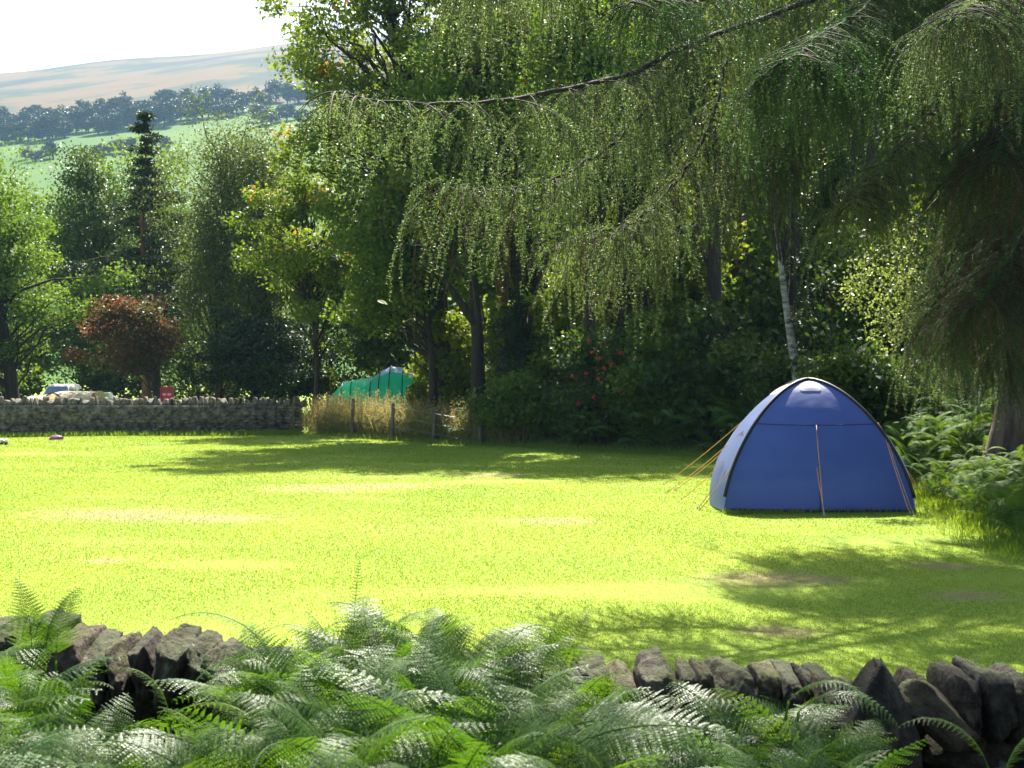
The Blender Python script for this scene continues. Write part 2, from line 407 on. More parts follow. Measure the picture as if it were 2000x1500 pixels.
def build_field():
    ys = np.concatenate([np.linspace(-6, 8, 29), np.linspace(8.6, 60, 86), np.linspace(64, 260, 36)])
    xs = np.concatenate([np.linspace(-160, -36, 22), np.linspace(-34, 34, 115), np.linspace(38, 160, 22)])
    gx, gy = np.meshgrid(xs, ys)
    V = np.stack([gx, gy, height(gx, gy)], -1).reshape(-1, 3)
    nx = len(xs); i, j = np.meshgrid(np.arange(len(ys) - 1), np.arange(nx - 1), indexing='ij')
    a = (i * nx + j).ravel()
    Q = np.stack([a, a + 1, a + nx + 1, a + nx], -1)
    m, nt, out = new_mat('turf')
    tc = N(nt, 'ShaderNodeTexCoord')
    n1 = N(nt, 'ShaderNodeTexNoise'); n1.inputs['Scale'].default_value = 0.35; n1.inputs['Detail'].default_value = 6; n1.inputs['Roughness'].default_value = 0.6
    n2 = N(nt, 'ShaderNodeTexNoise'); n2.inputs['Scale'].default_value = 14; n2.inputs['Detail'].default_value = 8; n2.inputs['Roughness'].default_value = 0.7
    mp = N(nt, 'ShaderNodeMapping'); mp.inputs['Scale'].default_value = (0.8, 1.0, 1)
    nt.links.new(tc.outputs['Object'], mp.inputs[0]); nt.links.new(mp.outputs[0], n1.inputs['Vector']); nt.links.new(tc.outputs['Object'], n2.inputs['Vector'])
    c1 = ramp(nt, n1.outputs['Fac'], [(0.30, (0.19, 0.285, 0.022)), (0.55, (0.235, 0.315, 0.03)), (0.75, (0.28, 0.34, 0.048))])
    c2 = ramp(nt, n2.outputs['Fac'], [(0.3, (0.72, 0.76, 0.68)), (0.6, (1, 1, 1))])
    mu = N(nt, 'ShaderNodeMix', data_type='RGBA', blend_type='MULTIPLY'); mu.inputs[0].default_value = 1
    nt.links.new(c1, mu.inputs[6]); nt.links.new(c2, mu.inputs[7])
    # dry, worn patches
    n3 = N(nt, 'ShaderNodeTexNoise'); n3.inputs['Scale'].default_value = 0.8; n3.inputs['Detail'].default_value = 7; n3.inputs['Roughness'].default_value = 0.7
    nt.links.new(mp.outputs[0], n3.inputs['Vector'])
    mr = N(nt, 'ShaderNodeMapRange'); mr.inputs[1].default_value = 0.66; mr.inputs[2].default_value = 0.76
    nt.links.new(n3.outputs['Fac'], mr.inputs[0])
    mx = N(nt, 'ShaderNodeMix', data_type='RGBA'); mx.inputs[7].default_value = (0.30, 0.22, 0.12, 1)
    nt.links.new(mr.outputs[0], mx.inputs[0]); nt.links.new(mu.outputs[2], mx.inputs[6])
    # worn patches where tents stood
    geo = N(nt, 'ShaderNodeNewGeometry')
    wob = N(nt, 'ShaderNodeMath', operation='MULTIPLY'); wob.inputs[1].default_value = 2.2
    nt.links.new(n2.outputs['Fac'], wob.inputs[0])
    last = None
    for (wx, wy, wr) in WORN:
        mpw = N(nt, 'ShaderNodeMapping'); mpw.inputs['Location'].default_value = (-wx / wr, -wy / (wr * 0.8), 0); mpw.inputs['Scale'].default_value = (1 / wr, 1 / (wr * 0.8), 0)
        nt.links.new(geo.outputs['Position'], mpw.inputs[0])
        ln = N(nt, 'ShaderNodeVectorMath', operation='LENGTH'); nt.links.new(mpw.outputs[0], ln.inputs[0])
        ad = N(nt, 'ShaderNodeMath', operation='ADD'); nt.links.new(ln.outputs['Value'], ad.inputs[0]); nt.links.new(wob.outputs[0], ad.inputs[1])
        r_ = N(nt, 'ShaderNodeMapRange'); r_.inputs[1].default_value = 2.3; r_.inputs[2].default_value = 1.3; r_.inputs[3].default_value = 0; r_.inputs[4].default_value = 0.85
        nt.links.new(ad.outputs[0], r_.inputs[0])
        if last is None: last = r_.outputs[0]
        else:
            mxx = N(nt, 'ShaderNodeMath', operation='MAXIMUM'); nt.links.new(last, mxx.inputs[0]); nt.links.new(r_.outputs[0], mxx.inputs[1]); last = mxx.outputs[0]
    mx0 = mx
    mx = N(nt, 'ShaderNodeMix', data_type='RGBA'); mx.inputs[7].default_value = (0.24, 0.17, 0.09, 1)
    nt.links.new(last, mx.inputs[0]); nt.links.new(mx0.outputs[2], mx.inputs[6])
    # bare woodland floor on the bank
    at = N(nt, 'ShaderNodeAttribute', attribute_name='rnd')
    mw = N(nt, 'ShaderNodeMix', data_type='RGBA'); mw.inputs[7].default_value = (0.035, 0.03, 0.018, 1)
    nt.links.new(at.outputs['Fac'], mw.inputs[0]); nt.links.new(mx.outputs[2], mw.inputs[6])
    pb = N(nt, 'ShaderNodeBsdfPrincipled'); pb.inputs['Roughness'].default_value = 0.9; pb.inputs['Specular IOR Level'].default_value = 0.15
    nt.links.new(mw.outputs[2], pb.inputs['Base Color'])
    b = N(nt, 'ShaderNodeBump'); b.inputs['Strength'].default_value = 0.7; b.inputs['Distance'].default_value = 0.05
    nt.links.new(n2.outputs['Fac'], b.inputs['Height']); nt.links.new(b.outputs[0], pb.inputs['Normal'])
    nt.links.new(pb.outputs[0], out.inputs[0])
    d = V[:, 0] - edge(V[:, 1])
    w = np.clip(d / 0.8, 0, 1)
    w = np.maximum(w, np.clip((5.0 - V[:, 1]) / 0.5, 0, 1))
    o = mesh_obj('field', V, Q, m, None, w)
    tag(o, 'sunlit lime green camping field between the two stone walls', 'field', kind='structure')
build_field()

def ridge_z(x, Y=1500.0):
    px = 1000 + np.asarray(x) / Y * F
    return CZ + Y * (587 + 0.095 * np.clip(px, -3000, 1600)) / F

def hill_z(x, y):
    x = np.asarray(x, dtype=float); y = np.asarray(y, dtype=float)
    xr = x / np.maximum(y, 1) * 1500.0
    t = (y - 250) / 1250.0
    zr = ridge_z(np.clip(xr, -2500, 2500))
    z = np.where(t <= 1, zr * np.clip(t, 0, 1), zr - (y - 1500) * 0.12)
    z += 5.0 * np.sin(x * 0.011 + 0.8) * np.sin(y * 0.009) * np.clip(t, 0, 1) * np.clip((1.0 - t) * 4, 0, 1)
    z += 1.6 * np.sin(x * 0.031 + 2.0) * np.clip(t * 3, 0, 1)
    return z - 0.3

def build_hill():
    ys = np.concatenate([np.linspace(240, 1500, 84), np.linspace(1520, 2600, 20)])
    xs = np.linspace(-1700, 1700, 150)
    gx, gy = np.meshgrid(xs, ys)
    V = np.stack([gx, gy, hill_z(gx, gy)], -1).reshape(-1, 3)
    nx = len(xs); i, j = np.meshgrid(np.arange(len(ys) - 1), np.arange(nx - 1), indexing='ij')
    a = (i * nx + j).ravel(); Q = np.stack([a, a + 1, a + nx + 1, a + nx], -1)
    m, nt, out = new_mat('moor')
    geo = N(nt, 'ShaderNodeNewGeometry')
    sep = N(nt, 'ShaderNodeSeparateXYZ'); nt.links.new(geo.outputs['Position'], sep.inputs[0])
    mp = N(nt, 'ShaderNodeMapping'); mp.inputs['Scale'].default_value = (0.0075, 0.0055, 0.0)
    nt.links.new(geo.outputs['Position'], mp.inputs[0])
    n1 = N(nt, 'ShaderNodeTexNoise'); n1.inputs['Scale'].default_value = 1.1; n1.inputs['Detail'].default_value = 7; n1.inputs['Roughness'].default_value = 0.6
    nt.links.new(mp.outputs[0], n1.inputs['Vector'])
    moor = ramp(nt, n1.outputs['Fac'], [(0.36, (0.018, 0.014, 0.020)), (0.43, (0.022, 0.031, 0.014)), (0.49, (0.036, 0.046, 0.017)), (0.53, (0.098, 0.062, 0.020)), (0.75, (0.13, 0.080, 0.026))])
    n2 = N(nt, 'ShaderNodeTexNoise'); n2.inputs['Scale'].default_value = 3.0; n2.inputs['Detail'].default_value = 4
    nt.links.new(mp.outputs[0], n2.inputs['Vector'])
    grass = ramp(nt, n2.outputs['Fac'], [(0.35, (0.045, 0.11, 0.006)), (0.65, (0.075, 0.14, 0.010))])
    # green pasture below a wandering line, moor above it
    ad = N(nt, 'ShaderNodeMath', operation='MULTIPLY_ADD'); ad.inputs[1].default_value = -190.0
    nt.links.new(n2.outputs['Fac'], ad.inputs[0]); nt.links.new(sep.outputs[1], ad.inputs[2])
    mr = N(nt, 'ShaderNodeMapRange'); mr.inputs[1].default_value = 715; mr.inputs[2].default_value = 725
    nt.links.new(ad.outputs[0], mr.inputs[0])
    mx = N(nt, 'ShaderNodeMix', data_type='RGBA')
    nt.links.new(mr.outputs[0], mx.inputs[0]); nt.links.new(grass, mx.inputs[6]); nt.links.new(moor, mx.inputs[7])
    pb = N(nt, 'ShaderNodeBsdfPrincipled'); pb.inputs['Roughness'].default_value = 0.95; pb.inputs['Specular IOR Level'].default_value = 0.1
    nt.links.new(mx.outputs[2], pb.inputs['Base Color'])
    nt.links.new(pb.outputs[0], out.inputs[0])
    o = mesh_obj('hill', V, Q, m)
    tag(o, 'hazy moorland hill with green pasture strips and tan heath', 'hill', kind='structure')
build_hill()

# ------------------------------------------------------------------ trees
def branch_path(a, b, sag=0.0, jit=0.1, n=6):
    a = np.asarray(a, float); b = np.asarray(b, float)
    t = np.linspace(0, 1, n)[:, None]
    p = a + (b - a) * t
    L = np.linalg.norm(b - a)
    p[1:-1] += rng.normal(size=(n - 2, 3)) * jit * L * 0.25
    p[:, 2] += sag * L * (np.sin(t[:, 0] * np.pi))
    return p

def leaf_cloud(acc, centres, spread, n_each, L, W, up=0.5, droop=0.0, flat=0.55, m=0, rlo=0.0, rhi=1.0):
    k = len(centres)
    spread = np.broadcast_to(spread, (k,))
    c = np.repeat(centres, n_each, axis=0); sp = np.repeat(spread, n_each)[:, None]
    g = rng.normal(size=c.shape); g = g / np.maximum(1, np.linalg.norm(g, axis=1, keepdims=True) / 1.9)
    off = g * np.array([1, 1, flat]) * sp * 0.62
    p = c + off
    d = rdir(len(p)); d[:, 2] -= droop
    nrm = rdir(len(p), up * 2)
    s = rng.uniform(0.7, 1.3, len(p))
    V, Q = leaves(p, d, nrm, L * s, W * s)
    base = np.repeat(rng.uniform(0, 0.5, k), n_each)
    r = rlo + (rhi - rlo) * np.clip(base + rng.uniform(0, 0.5, len(p)), 0, 1)
    acc.add(V, Q, np.repeat(r, 4), m)

def broad_tree(name, label, px, Y, top, crown_l, crown_r, crown_base, mat, bark, cat='tree', trunk_r=0.18, n_cl=70, n_leaf=300, leaf=0.11,
               base_px=None, depth=None, lean_top=None, group=None, cl=0.9, up=0.5, droop=0.0, flat=0.6, limbs=True, extra=None, seed=None, shape=0.9, trunk_pts=None):
    """a broadleaf tree from where its crown shows in the photograph: top, crown_base are rows, crown_l / crown_r columns"""
    x0 = X(base_px if base_px is not None else px, Y)
    z0 = float(height(x0, Y)) - 0.05
    zt = Z(top, Y); zb = Z(crown_base, Y)
    cx = X((crown_l + crown_r) / 2, Y); rx = (crown_r - crown_l) / 2 / F * Y
    ry = depth if depth is not None else rx * 0.8
    org = np.array([x0, Y, z0])
    tr = empty(name, tuple(org), label, cat, group)
    tacc = Acc()
    ztr = zb + (zt - zb) * 0.8
    if trunk_pts is None:
        trunk_pts = [org, [x0 + (cx - x0) * 0.15 + rng.normal() * 0.1, Y, z0 + (ztr - z0) * 0.33], [x0 + (cx - x0) * 0.45 + rng.normal() * 0.15, Y, z0 + (ztr - z0) * 0.66], [cx, Y, ztr]]
    tp = smooth_path(trunk_pts, 14)
    rr = trunk_r * (1 - 0.85 * np.linspace(0, 1, 14)) ; rr[0] *= 1.5; rr[1] *= 1.1
    V, Q = tube(tp, rr, 9); tacc.add(V - org, Q)
    # clump centres through the crown's volume
    u = rdir(n_cl); rad = rng.uniform(0.25, 1.0, n_cl) ** 0.5
    c = np.stack([cx + u[:, 0] * rx * rad * shape, Y + u[:, 1] * ry * rad * shape, (zt + zb) / 2 + u[:, 2] * (zt - zb) / 2 * rad * 0.95], -1)
    of = rng.uniform(0, 50)
    ir = np.array([1.0 + 0.75 * mnoise.noise(Vector((q[0] * 1.5 + of, q[1] * 1.5, q[2] * 1.7))) for q in u])
    mid = np.array([cx, Y, (zt + zb) / 2]); c = mid + (c - mid) * np.clip(ir, 0.68, 1.3)[:, None]
    c += rng.normal(size=c.shape) * 0.12 * rx
    if extra is not None:
        c = np.vstack([c, extra])
    if limbs:
        for q in c:
            f = np.clip((q[2] - tp[0, 2]) / (tp[-1, 2] - tp[0, 2] + 1e-6) - rng.uniform(0.08, 0.3), 0.08, 0.97)
            a = tp[int(f * 13)]
            L = np.linalg.norm(q - a)
            V, Q = tube(branch_path(a, q, 0.06, 0.16) - org, np.linspace(min(trunk_r * 0.3, 0.012 * L + 0.010), 0.006, 6), 4, cap=False)
            tacc.add(V, Q, 0.5, 1)
    tacc.obj('trunk', [M[bark], M['bark']], tr)
    lacc = Acc()
    leaf_cloud(lacc, c - org, cl * rng.uniform(0.7, 1.3, len(c)), n_leaf, leaf, leaf * 0.7, up, droop, flat)
    lacc.obj('crown', M[mat], tr)
    return tr

def conifer(name, label, px, Y, top, base, half_px, mat='fir', bark='pinebark', trunk_r=0.16, whorls=26, leaf=0.16, group=None, n_leaf=70, ragged=0.35, droop=0.25, dead_below=None):
    """a pine or fir: whorls of boughs with needle sprays"""
    x0 = X(px, Y); z0 = float(height(x0, Y)) - 0.05
    zt = Z(top, Y); zb = Z(base, Y)
    org = np.array([x0, Y, z0])
    tr = empty(name, tuple(org), label, 'tree', group)
    acc = Acc(); lac = Acc()
    tp = np.array([[x0 + 0.1 * math.sin(k * 0.7), Y, z0 + (zt - z0) * k / 11] for k in range(12)])
    rr = trunk_r * np.linspace(1.15, 0.06, 12)
    V, Q = tube(tp - org, rr, 9); acc.add(V, Q)
    R0 = half_px / F * Y
    cs, sp = [], []
    for w in range(whorls):
        f = w / (whorls - 1)
        z = zb + (zt - zb) * f
        rad = R0 * (1 - f) ** 0.95 * rng.uniform(1 - ragged, 1.2) + 0.10
        for k in range(rng.integers(3, 6)):
            a = rng.uniform(0, 2 * np.pi); L = rad * rng.uniform(0.4, 1.2)
            e = np.array([x0 + math.cos(a) * L, Y + math.sin(a) * L, z + L * (0.15 - droop)])
            V, Q = tube(branch_path([x0, Y, z], e, 0.08, 0.08, 5) - org, np.linspace(0.03, 0.008, 5), 4, cap=False)
            acc.add(V, Q)
            for s in np.linspace(0.35, 1.0, max(2, int(L / 0.45) + 1)):
                cs.append(np.array([x0, Y, z]) + (e - np.array([x0, Y, z])) * s + np.array([0, 0, 0.05])); sp.append((0.26 + 0.22 * s) * (0.55 + 0.75 * (1 - f)))
    acc.obj('trunk', M[bark], tr)
    leaf_cloud(lac, np.array(cs) - org, np.array(sp), n_leaf, leaf, leaf * 0.32, 0.6, 0.0, 0.45)
    lac.obj('crown', M[mat], tr)
    return tr

def build_trees():
    # --- beyond the far wall, left to right
    broad_tree('ash_tree', 'bright green broadleaf tree rising behind the left end of the far wall', 20, 56, 300, -330, 178, 752, 'ash', 'bark', trunk_r=0.3, n_cl=190, n_leaf=240, leaf=0.14, base_px=30, depth=3.2, cl=0.72)
    broad_tree('broadleaf_tree', 'pale green tree top showing above the bright tree at the far left', 40, 78, 285, -120, 150, 620, 'ash', 'bark', trunk_r=0.25, n_cl=60, n_leaf=260, leaf=0.17, cl=1.3)
    broad_tree('broadleaf_tree', 'dark rounded broadleaf tree just left of the pine', 185, 72, 258, 90, 270, 690, 'shrub', 'bark', trunk_r=0.25, n_cl=90, n_leaf=300, leaf=0.15, cl=1.1)
    conifer('pine_tree', 'pointed dark pine with a reddish bare trunk', 283, 64, 230, 600, 185, trunk_r=0.2, whorls=18, n_leaf=55, leaf=0.22, ragged=0.6)
    broad_tree('birch_tree', 'tall pale weeping birch between the pine and the thin yellow-green tree', 428, 62, 222, 325, 560, 700, 'birch', 'bark', trunk_r=0.2, n_cl=150, n_leaf=220, leaf=0.11, cl=0.75, droop=0.8, flat=1.3, up=0.2)
    broad_tree('rowan_tree', 'coppery red leaved small tree behind the far wall', 250, 54, 575, 150, 352, 745, 'red', 'bark', trunk_r=0.26, n_cl=46, n_leaf=260, leaf=0.13, base_px=322, cl=0.55)
    broad_tree('yew_tree', 'low spreading dark evergreen behind the middle of the far wall', 500, 57, 628, 390, 605, 760, 'fir', 'bark', trunk_r=0.18, n_cl=60, n_leaf=260, leaf=0.14, cl=0.7, flat=0.4)
    broad_tree('birch_tree', 'slender trunked yellow-green tree between the weeping birch and the oak', 612, 50, 330, 490, 730, 640, 'orange_tip', 'bark', trunk_r=0.12, n_cl=90, n_leaf=170, leaf=0.14, cl=0.55)
    broad_tree('broadleaf_tree', 'dark green undergrowth tree left of the green tent', 640, 68, 480, 520, 800, 790, 'shrub', 'bark', trunk_r=0.15, n_cl=70, n_leaf=260, leaf=0.15, cl=1.0)
    broad_tree('broadleaf_tree', 'shaded green tree behind the weeping birch', 380, 76, 420, 250, 560, 800, 'oak', 'bark', trunk_r=0.2, n_cl=110, n_leaf=260, leaf=0.17, cl=1.3)
    broad_tree('broadleaf_tree', 'dark tree in shade behind the coppery tree', 150, 82, 560, 40, 330, 750, 'shrub', 'bark', trunk_r=0.2, n_cl=90, n_leaf=260, leaf=0.17, cl=1.2)
    broad_tree('birch_tree', 'pale leafy tree filling the gap between the weeping birch and the oak', 505, 60, 258, 420, 610, 720, 'birch', 'bark', trunk_r=0.14, n_cl=90, n_leaf=220, leaf=0.12, cl=0.75, droop=0.5, flat=1.1, up=0.2)
    broad_tree('broadleaf_tree', 'broad mid green tree behind the pine and the dark rounded tree', 290, 86, 262, 110, 440, 700, 'oak', 'bark', trunk_r=0.2, n_cl=110, n_leaf=220, leaf=0.19, cl=1.2)
    # --- the wood's edge
    broad_tree('oak_tree', 'tall oak with orange leaf tips standing against the sky', 765, 45.5, -170, 530, 960, 540, 'orange_tip', 'bark', trunk_r=0.30, n_cl=170, n_leaf=190, leaf=0.155, base_px=872, cl=0.62, depth=2.6)
    conifer('pine_tree', 'blue-green pine crown showing beside the oak near the top of the photo', 975, 47, -60, 300, 115, trunk_r=0.22, whorls=16, n_leaf=170, leaf=0.15, ragged=0.5)
    broad_tree('oak_tree', 'dark slim stemmed tree beside the green tent', 840, 44, 330, 650, 930, 620, 'oak', 'bark', trunk_r=0.16, n_cl=70, n_leaf=190, leaf=0.15, base_px=848, cl=0.6)
    fk = [P(935, 850, 42), P(932, 650, 42), P(920, 500, 42), P(900, 330, 42)]
    t = broad_tree('oak_tree', 'forked tree with a thick grey trunk at the field edge', 930, 42, -60, 780, 1090, 470, 'oak', 'bark', trunk_r=0.25, n_cl=100, n_leaf=190, leaf=0.15, cl=0.65, trunk_pts=fk)
    V, Q = tube(smooth_path([P(934, 640, 42), P(895, 585, 41.8), P(868, 545, 41.5), P(820, 470, 41.2)], 10) - np.array(t.location), np.linspace(0.15, 0.05, 10), 8)
    mesh_obj('limb', V, Q, M['bark'], t)
    for px, Y, nm, lab, r, ct, cb in ((1152, 40, 'oak_tree', 'straight dark trunked tree rising behind the red berries', 0.22, -100, 480), (1212, 43, 'oak_tree', 'second dark trunk from the red berry bush, hidden by larch above', 0.26, -100, 430),
                          (1392, 42, 'pine_tree', 'thick dark brown trunk seen through the larch curtain', 0.30, -150, 330), (1262, 47, 'oak_tree', 'thin dark stem among bright yellow-green leaves', 0.12, 150, 560)):
        broad_tree(nm, lab, px, Y, ct, px - 120, px + 120, cb, 'lime' if r < 0.2 else 'oak', 'bark', trunk_r=r, n_cl=60, n_leaf=180, leaf=0.16, base_px=px, cl=0.75)
    broad_tree('birch_tree', 'white barked birch trunk leaning behind the blue tent', 1530, 33, -120, 1400, 1640, 330, 'birch', 'birchbark', trunk_r=0.12, n_cl=60, n_leaf=240, leaf=0.09, base_px=1560, cl=0.8,
               trunk_pts=[P(1562, 760, 33), P(1545, 660, 33), P(1528, 540, 33), P(1512, 400, 33), P(1490, 100, 33)])
    conifer('fir_tree', 'dark fir behind the white birch trunk', 1625, 36, 300, 760, 130, trunk_r=0.16, whorls=22, n_leaf=110, leaf=0.15)
    conifer('fir_tree', 'dark fir standing between the forked tree and the berry bush', 1030, 42, 470, 800, 95, trunk_r=0.12, whorls=18, n_leaf=110, leaf=0.14, droop=0.35)
    broad_tree('broadleaf_tree', 'dark leafy tree rising behind the blue tent on its right', 1730, 33, 420, 1600, 1900, 840, 'shrub', 'bark', trunk_r=0.14, n_cl=90, n_leaf=190, leaf=0.14, cl=0.6)
    # --- shrubs of the border
    b = broad_tree('rowan_bush', 'rowan bush hung with bunches of red berries', 1165, 38, 630, 1070, 1265, 870, 'shrub', 'bark', 'bush', trunk_r=0.06, n_cl=50, n_leaf=110, leaf=0.13, cl=0.5)
    bm_ = plain('rowan_berry', (0.42, 0.03, 0.02), 0.35, 0.5)
    for k, (px, py) in enumerate([(1157, 688), (1172, 700), (1180, 720), (1145, 730), (1222, 735), (1207, 760), (1210, 765), (1195, 712), (1160, 775), (1130, 790), (1255, 805), (1212, 690), (1240, 700), (1150, 665), (1168, 740), (1118, 735)]):
        c = P(px, py, 36.9 + rng.uniform(-0.2, 0.2)) - np.array(b.location)
        bac = Acc()
        for q in range(22):
            V, Q = stone((0.03, 0.03, 0.03), q, 2, 0.02, 2.0)
            bac.add(V * 1.4 + c + rng.normal(size=3) * np.array([0.021, 0.021, 0.021]), Q)
        bac.obj('berry_bunch', bm_, b)
    for px, Y, top, hw, base, mat, lab, leaf in (
            (1290, 37, 640, 80, 850, 'oak', 'dark glossy leaved bush right of the red berries', 0.11),
            (1420, 36, 600, 110, 860, 'shrub', 'dark glossy leaved bush just left of the blue tent', 0.12),
            (1560, 33.5, 690, 110, 880, 'shrub', 'dark bush close behind the blue tent top', 0.11),
            (895, 45, 540, 75, 800, 'lime', 'yellow-green bush between the slim tree and the forked tree', 0.11),
            (838, 47.5, 752, 16, 790, 'lime', 'yellow-green bush covering the right end of the green tent', 0.10),
            (1105, 41, 520, 60, 760, 'lime', 'sunlit bush glimpsed between the two dark trunks', 0.12),
            (1330, 44, 420, 90, 660, 'lime', 'sunlit yellow-green tree glimpsed under the larch curtain', 0.13),
            (1010, 40, 740, 70, 850, 'oak', 'dark low bush below the forked tree', 0.10),
            (1690, 29, 680, 90, 850, 'shrub', 'dark bush behind the right side of the blue tent', 0.10),
            (745, 60, 560, 90, 740, 'oak', 'shaded bush above the roof of the green tent', 0.13),
            (575, 61, 650, 75, 800, 'shrub', 'dark bush behind the right end of the far wall', 0.13),
            (430, 67, 640, 95, 800, 'shrub', 'dark bush at the foot of the weeping birch', 0.14),
            (240, 68, 650, 90, 800, 'shrub', 'dark bush behind the coppery tree', 0.14),
            (30, 66, 650, 60, 800, 'oak', 'shaded bush below the bright tree at the left edge', 0.14)):
        broad_tree('bush', lab, px, Y, top, px - hw, px + hw, base, mat, 'bark', 'bush', trunk_r=0.05, n_cl=50, n_leaf=115, leaf=leaf * 1.4, cl=0.45, shape=1.0)

build_trees()

def woods_mass():
    """the wood's interior and far side, which read as one mass"""
    acc = Acc()
    cs = []
    for k in range(1100):
        Y = rng.uniform(50, 88)
        px = rng.uniform(640, 2250)
        x = X(px, Y)
        if x < edge(min(Y, 47)) + 1.0: continue
        h = float(height(x, Y))
        z = h + min(25, (Y - 47) * 1.0 + 1.5) * rng.uniform(0.0, 1) ** 0.7
        if px < 900:
            if Y < 60: continue
            z = min(z, 8 + 9 * (px - 640) / 260)
        cs.append([x, Y, z])
    leaf_cloud(acc, np.array(cs), 1.9, 230, 0.30, 0.20, 0.5, 0, 0.6)
    for k in range(70):
        Y = rng.uniform(46, 80); x = X(rng.uniform(980, 2200), Y); h = float(height(x, Y))
        V, Q = tube(branch_path([x, Y, h - 0.1], [x + rng.normal() * 0.8, Y, h + 20], 0, 0.03, 7), np.linspace(0.2, 0.06, 7), 6); acc.add(V, Q, 0.0, 1)
    for i, nm in ((0, 'oak'),): pass
    o = acc.obj('woods', [M['oak'], M['bark']])
    tag(o, 'deep dark wood filling the background behind the field edge', 'woods', kind='stuff')
woods_mass()

def hill_trees():
    lab = 'round hazy tree in the belt across the far hillside'
    protos = []
    for k in range(4):
        acc = Acc(); t = Acc()
        cs = []
        for q in range(34):
            u = rdir(1)[0]; rr = rng.uniform(0.3, 1) ** 0.5
            cs.append([u[0] * 5.2 * rr, u[1] * 5.2 * rr, 8.5 + u[2] * 5.6 * rr])
        leaf_cloud(acc, np.array(cs), 2.0, 60, 1.1, 0.8, 0.6)
        V, Q = tube([[0, 0, -1], [0.1, 0, 3], [0, 0.1, 8]], [0.5, 0.4, 0.15], 6); t.add(V, Q)
        e = empty('hill_tree', (0, 0, 0), lab, 'tree', 'trees in belts across the far hillside')
        t.obj('trunk', M['bark'], e); acc.obj('crown', M['hilltree'], e)
        protos.append([e, list(e.children), False])
    spots = []
    for px in np.arange(-30, 480, 12):
        yb = 286 - 0.125 * px + rng.uniform(-8, 2)
        spots.append((px + rng.uniform(-6, 6), yb, rng.uniform(0.85, 1.25)))
    for px in np.arange(-20, 470, 15):
        yb = 262 - 0.12 * px + rng.uniform(-6, 6)
        spots.append((px + rng.uniform(-8, 8), yb, rng.uniform(0.8, 1.15)))
    for px in np.arange(495, 640, 22):
        spots.append((px, 205 + rng.uniform(-8, 8), rng.uniform(0.9, 1.3)))
    for px in (505, 530, 560, 590, 520): spots.append((px, 240 + rng.uniform(-5, 5), 0.9))
    for px in (50, 64, 80, 97, 185, 199, 212, 226, 240, 255, 310, 324): spots.append((px, 318 + rng.uniform(-3, 3) - 0.07 * px, rng.uniform(0.6, 0.85)))
    for k, (px, py, s) in enumerate(spots):
        Y = 400.0
        for _ in range(400):                       # walk out until the hill meets this line of sight
            if hill_z(X(px, Y), Y) >= Z(py, Y): break
            Y += 3
        pr = protos[k % 4]
        if not pr[2]:
            o = pr[0]; pr[2] = True
        else:
            o = pr[0].copy(); COL.objects.link(o)
            for ch in pr[1]:
                c = ch.copy(); COL.objects.link(c); c.parent = o
        x = X(px, Y)
        o.location = (x, Y, float(hill_z(x, Y)) - 0.3)
        o.rotation_euler = (0, 0, rng.uniform(0, 6.28)); s *= Y / 1080
        o.scale = (s * rng.uniform(1.0, 1.7), s * 1.2, s * rng.uniform(0.75, 1.25))
hill_trees()

# ------------------------------------------------------------------ the larch
def strand_field(na, nw, base, direc, L, sag=1.0, step=0.027, needle=0.028, per=4, width=0.0045, dead=0.0, rlo=0.0, rhi=1.0):
    """hanging larch shoots: na collects needles, nw collects twigs"""
    n = len(base)
    for i in range(n):
        k = max(4, int(L[i] / 0.12))
        t = np.linspace(0, 1, k)
        d = direc[i]
        out = L[i] * (0.35 * (1 - (1 - t) ** 2))
        sway = rng.normal(size=2) * 0.13 * L[i]; sag = 1.0 if rng.random() < 0.88 else rng.uniform(0.35, 0.8)
        p = np.empty((k, 3))
        p[:, 0] = base[i, 0] + d[0] * out + sway[0] * t * t
        p[:, 1] = base[i, 1] + d[1] * out + sway[1] * t * t
        p[:, 2] = base[i, 2] - L[i] * t ** 1.35 * 0.93 * sag + 0.05 * L[i] * np.sin(t * 3)
        V, Q = tube(p, np.linspace(0.0034, 0.0014, k), 3, cap=False)
        isdead = rng.random() < dead
        nw.add(V, Q, 0.5, 1 if isdead else 0)
        if isdead:
            # bare side twigs
            m = max(3, int(L[i] / 0.10)); tt = rng.uniform(0.1, 1, m)
            c = np.stack([np.interp(tt, t, p[:, a]) for a in range(3)], -1)
            dd = rdir(m); dd[:, 2] -= 0.9
            V, Q = leaves(c, dd, rdir(m), rng.uniform(0.08, 0.22, m), 0.0045, 0.03)
            nw.add(V, Q, 0.5, 1)
            continue
        m = max(3, int(L[i] * 0.97 / step)); tt = np.linspace(0.05, 1, m) + rng.normal(size=m) * 0.004
        c = np.stack([np.interp(tt, t, p[:, a]) for a in range(3)], -1)
        c = np.repeat(c, per, axis=0)
        dd = rdir(len(c)); dd[:, 2] -= 0.25
        sz = rng.uniform(0.6, 1.15, len(c)) * needle
        V, Q = leaves(c, dd, rdir(len(c)), sz, width, 0.02)
        r0 = rng.uniform(0, 0.45)
        na.add(V, Q, np.repeat(rlo + (rhi - rlo) * np.clip(r0 + rng.uniform(0, 0.55, len(c)), 0, 1), 4))

LARCH = empty('larch_tree', (8.45, 23.0, float(height(8.45, 23.0)) - 0.1), 'large weeping larch overhanging the right side of the field', 'tree')
LO = np.array(LARCH.location)

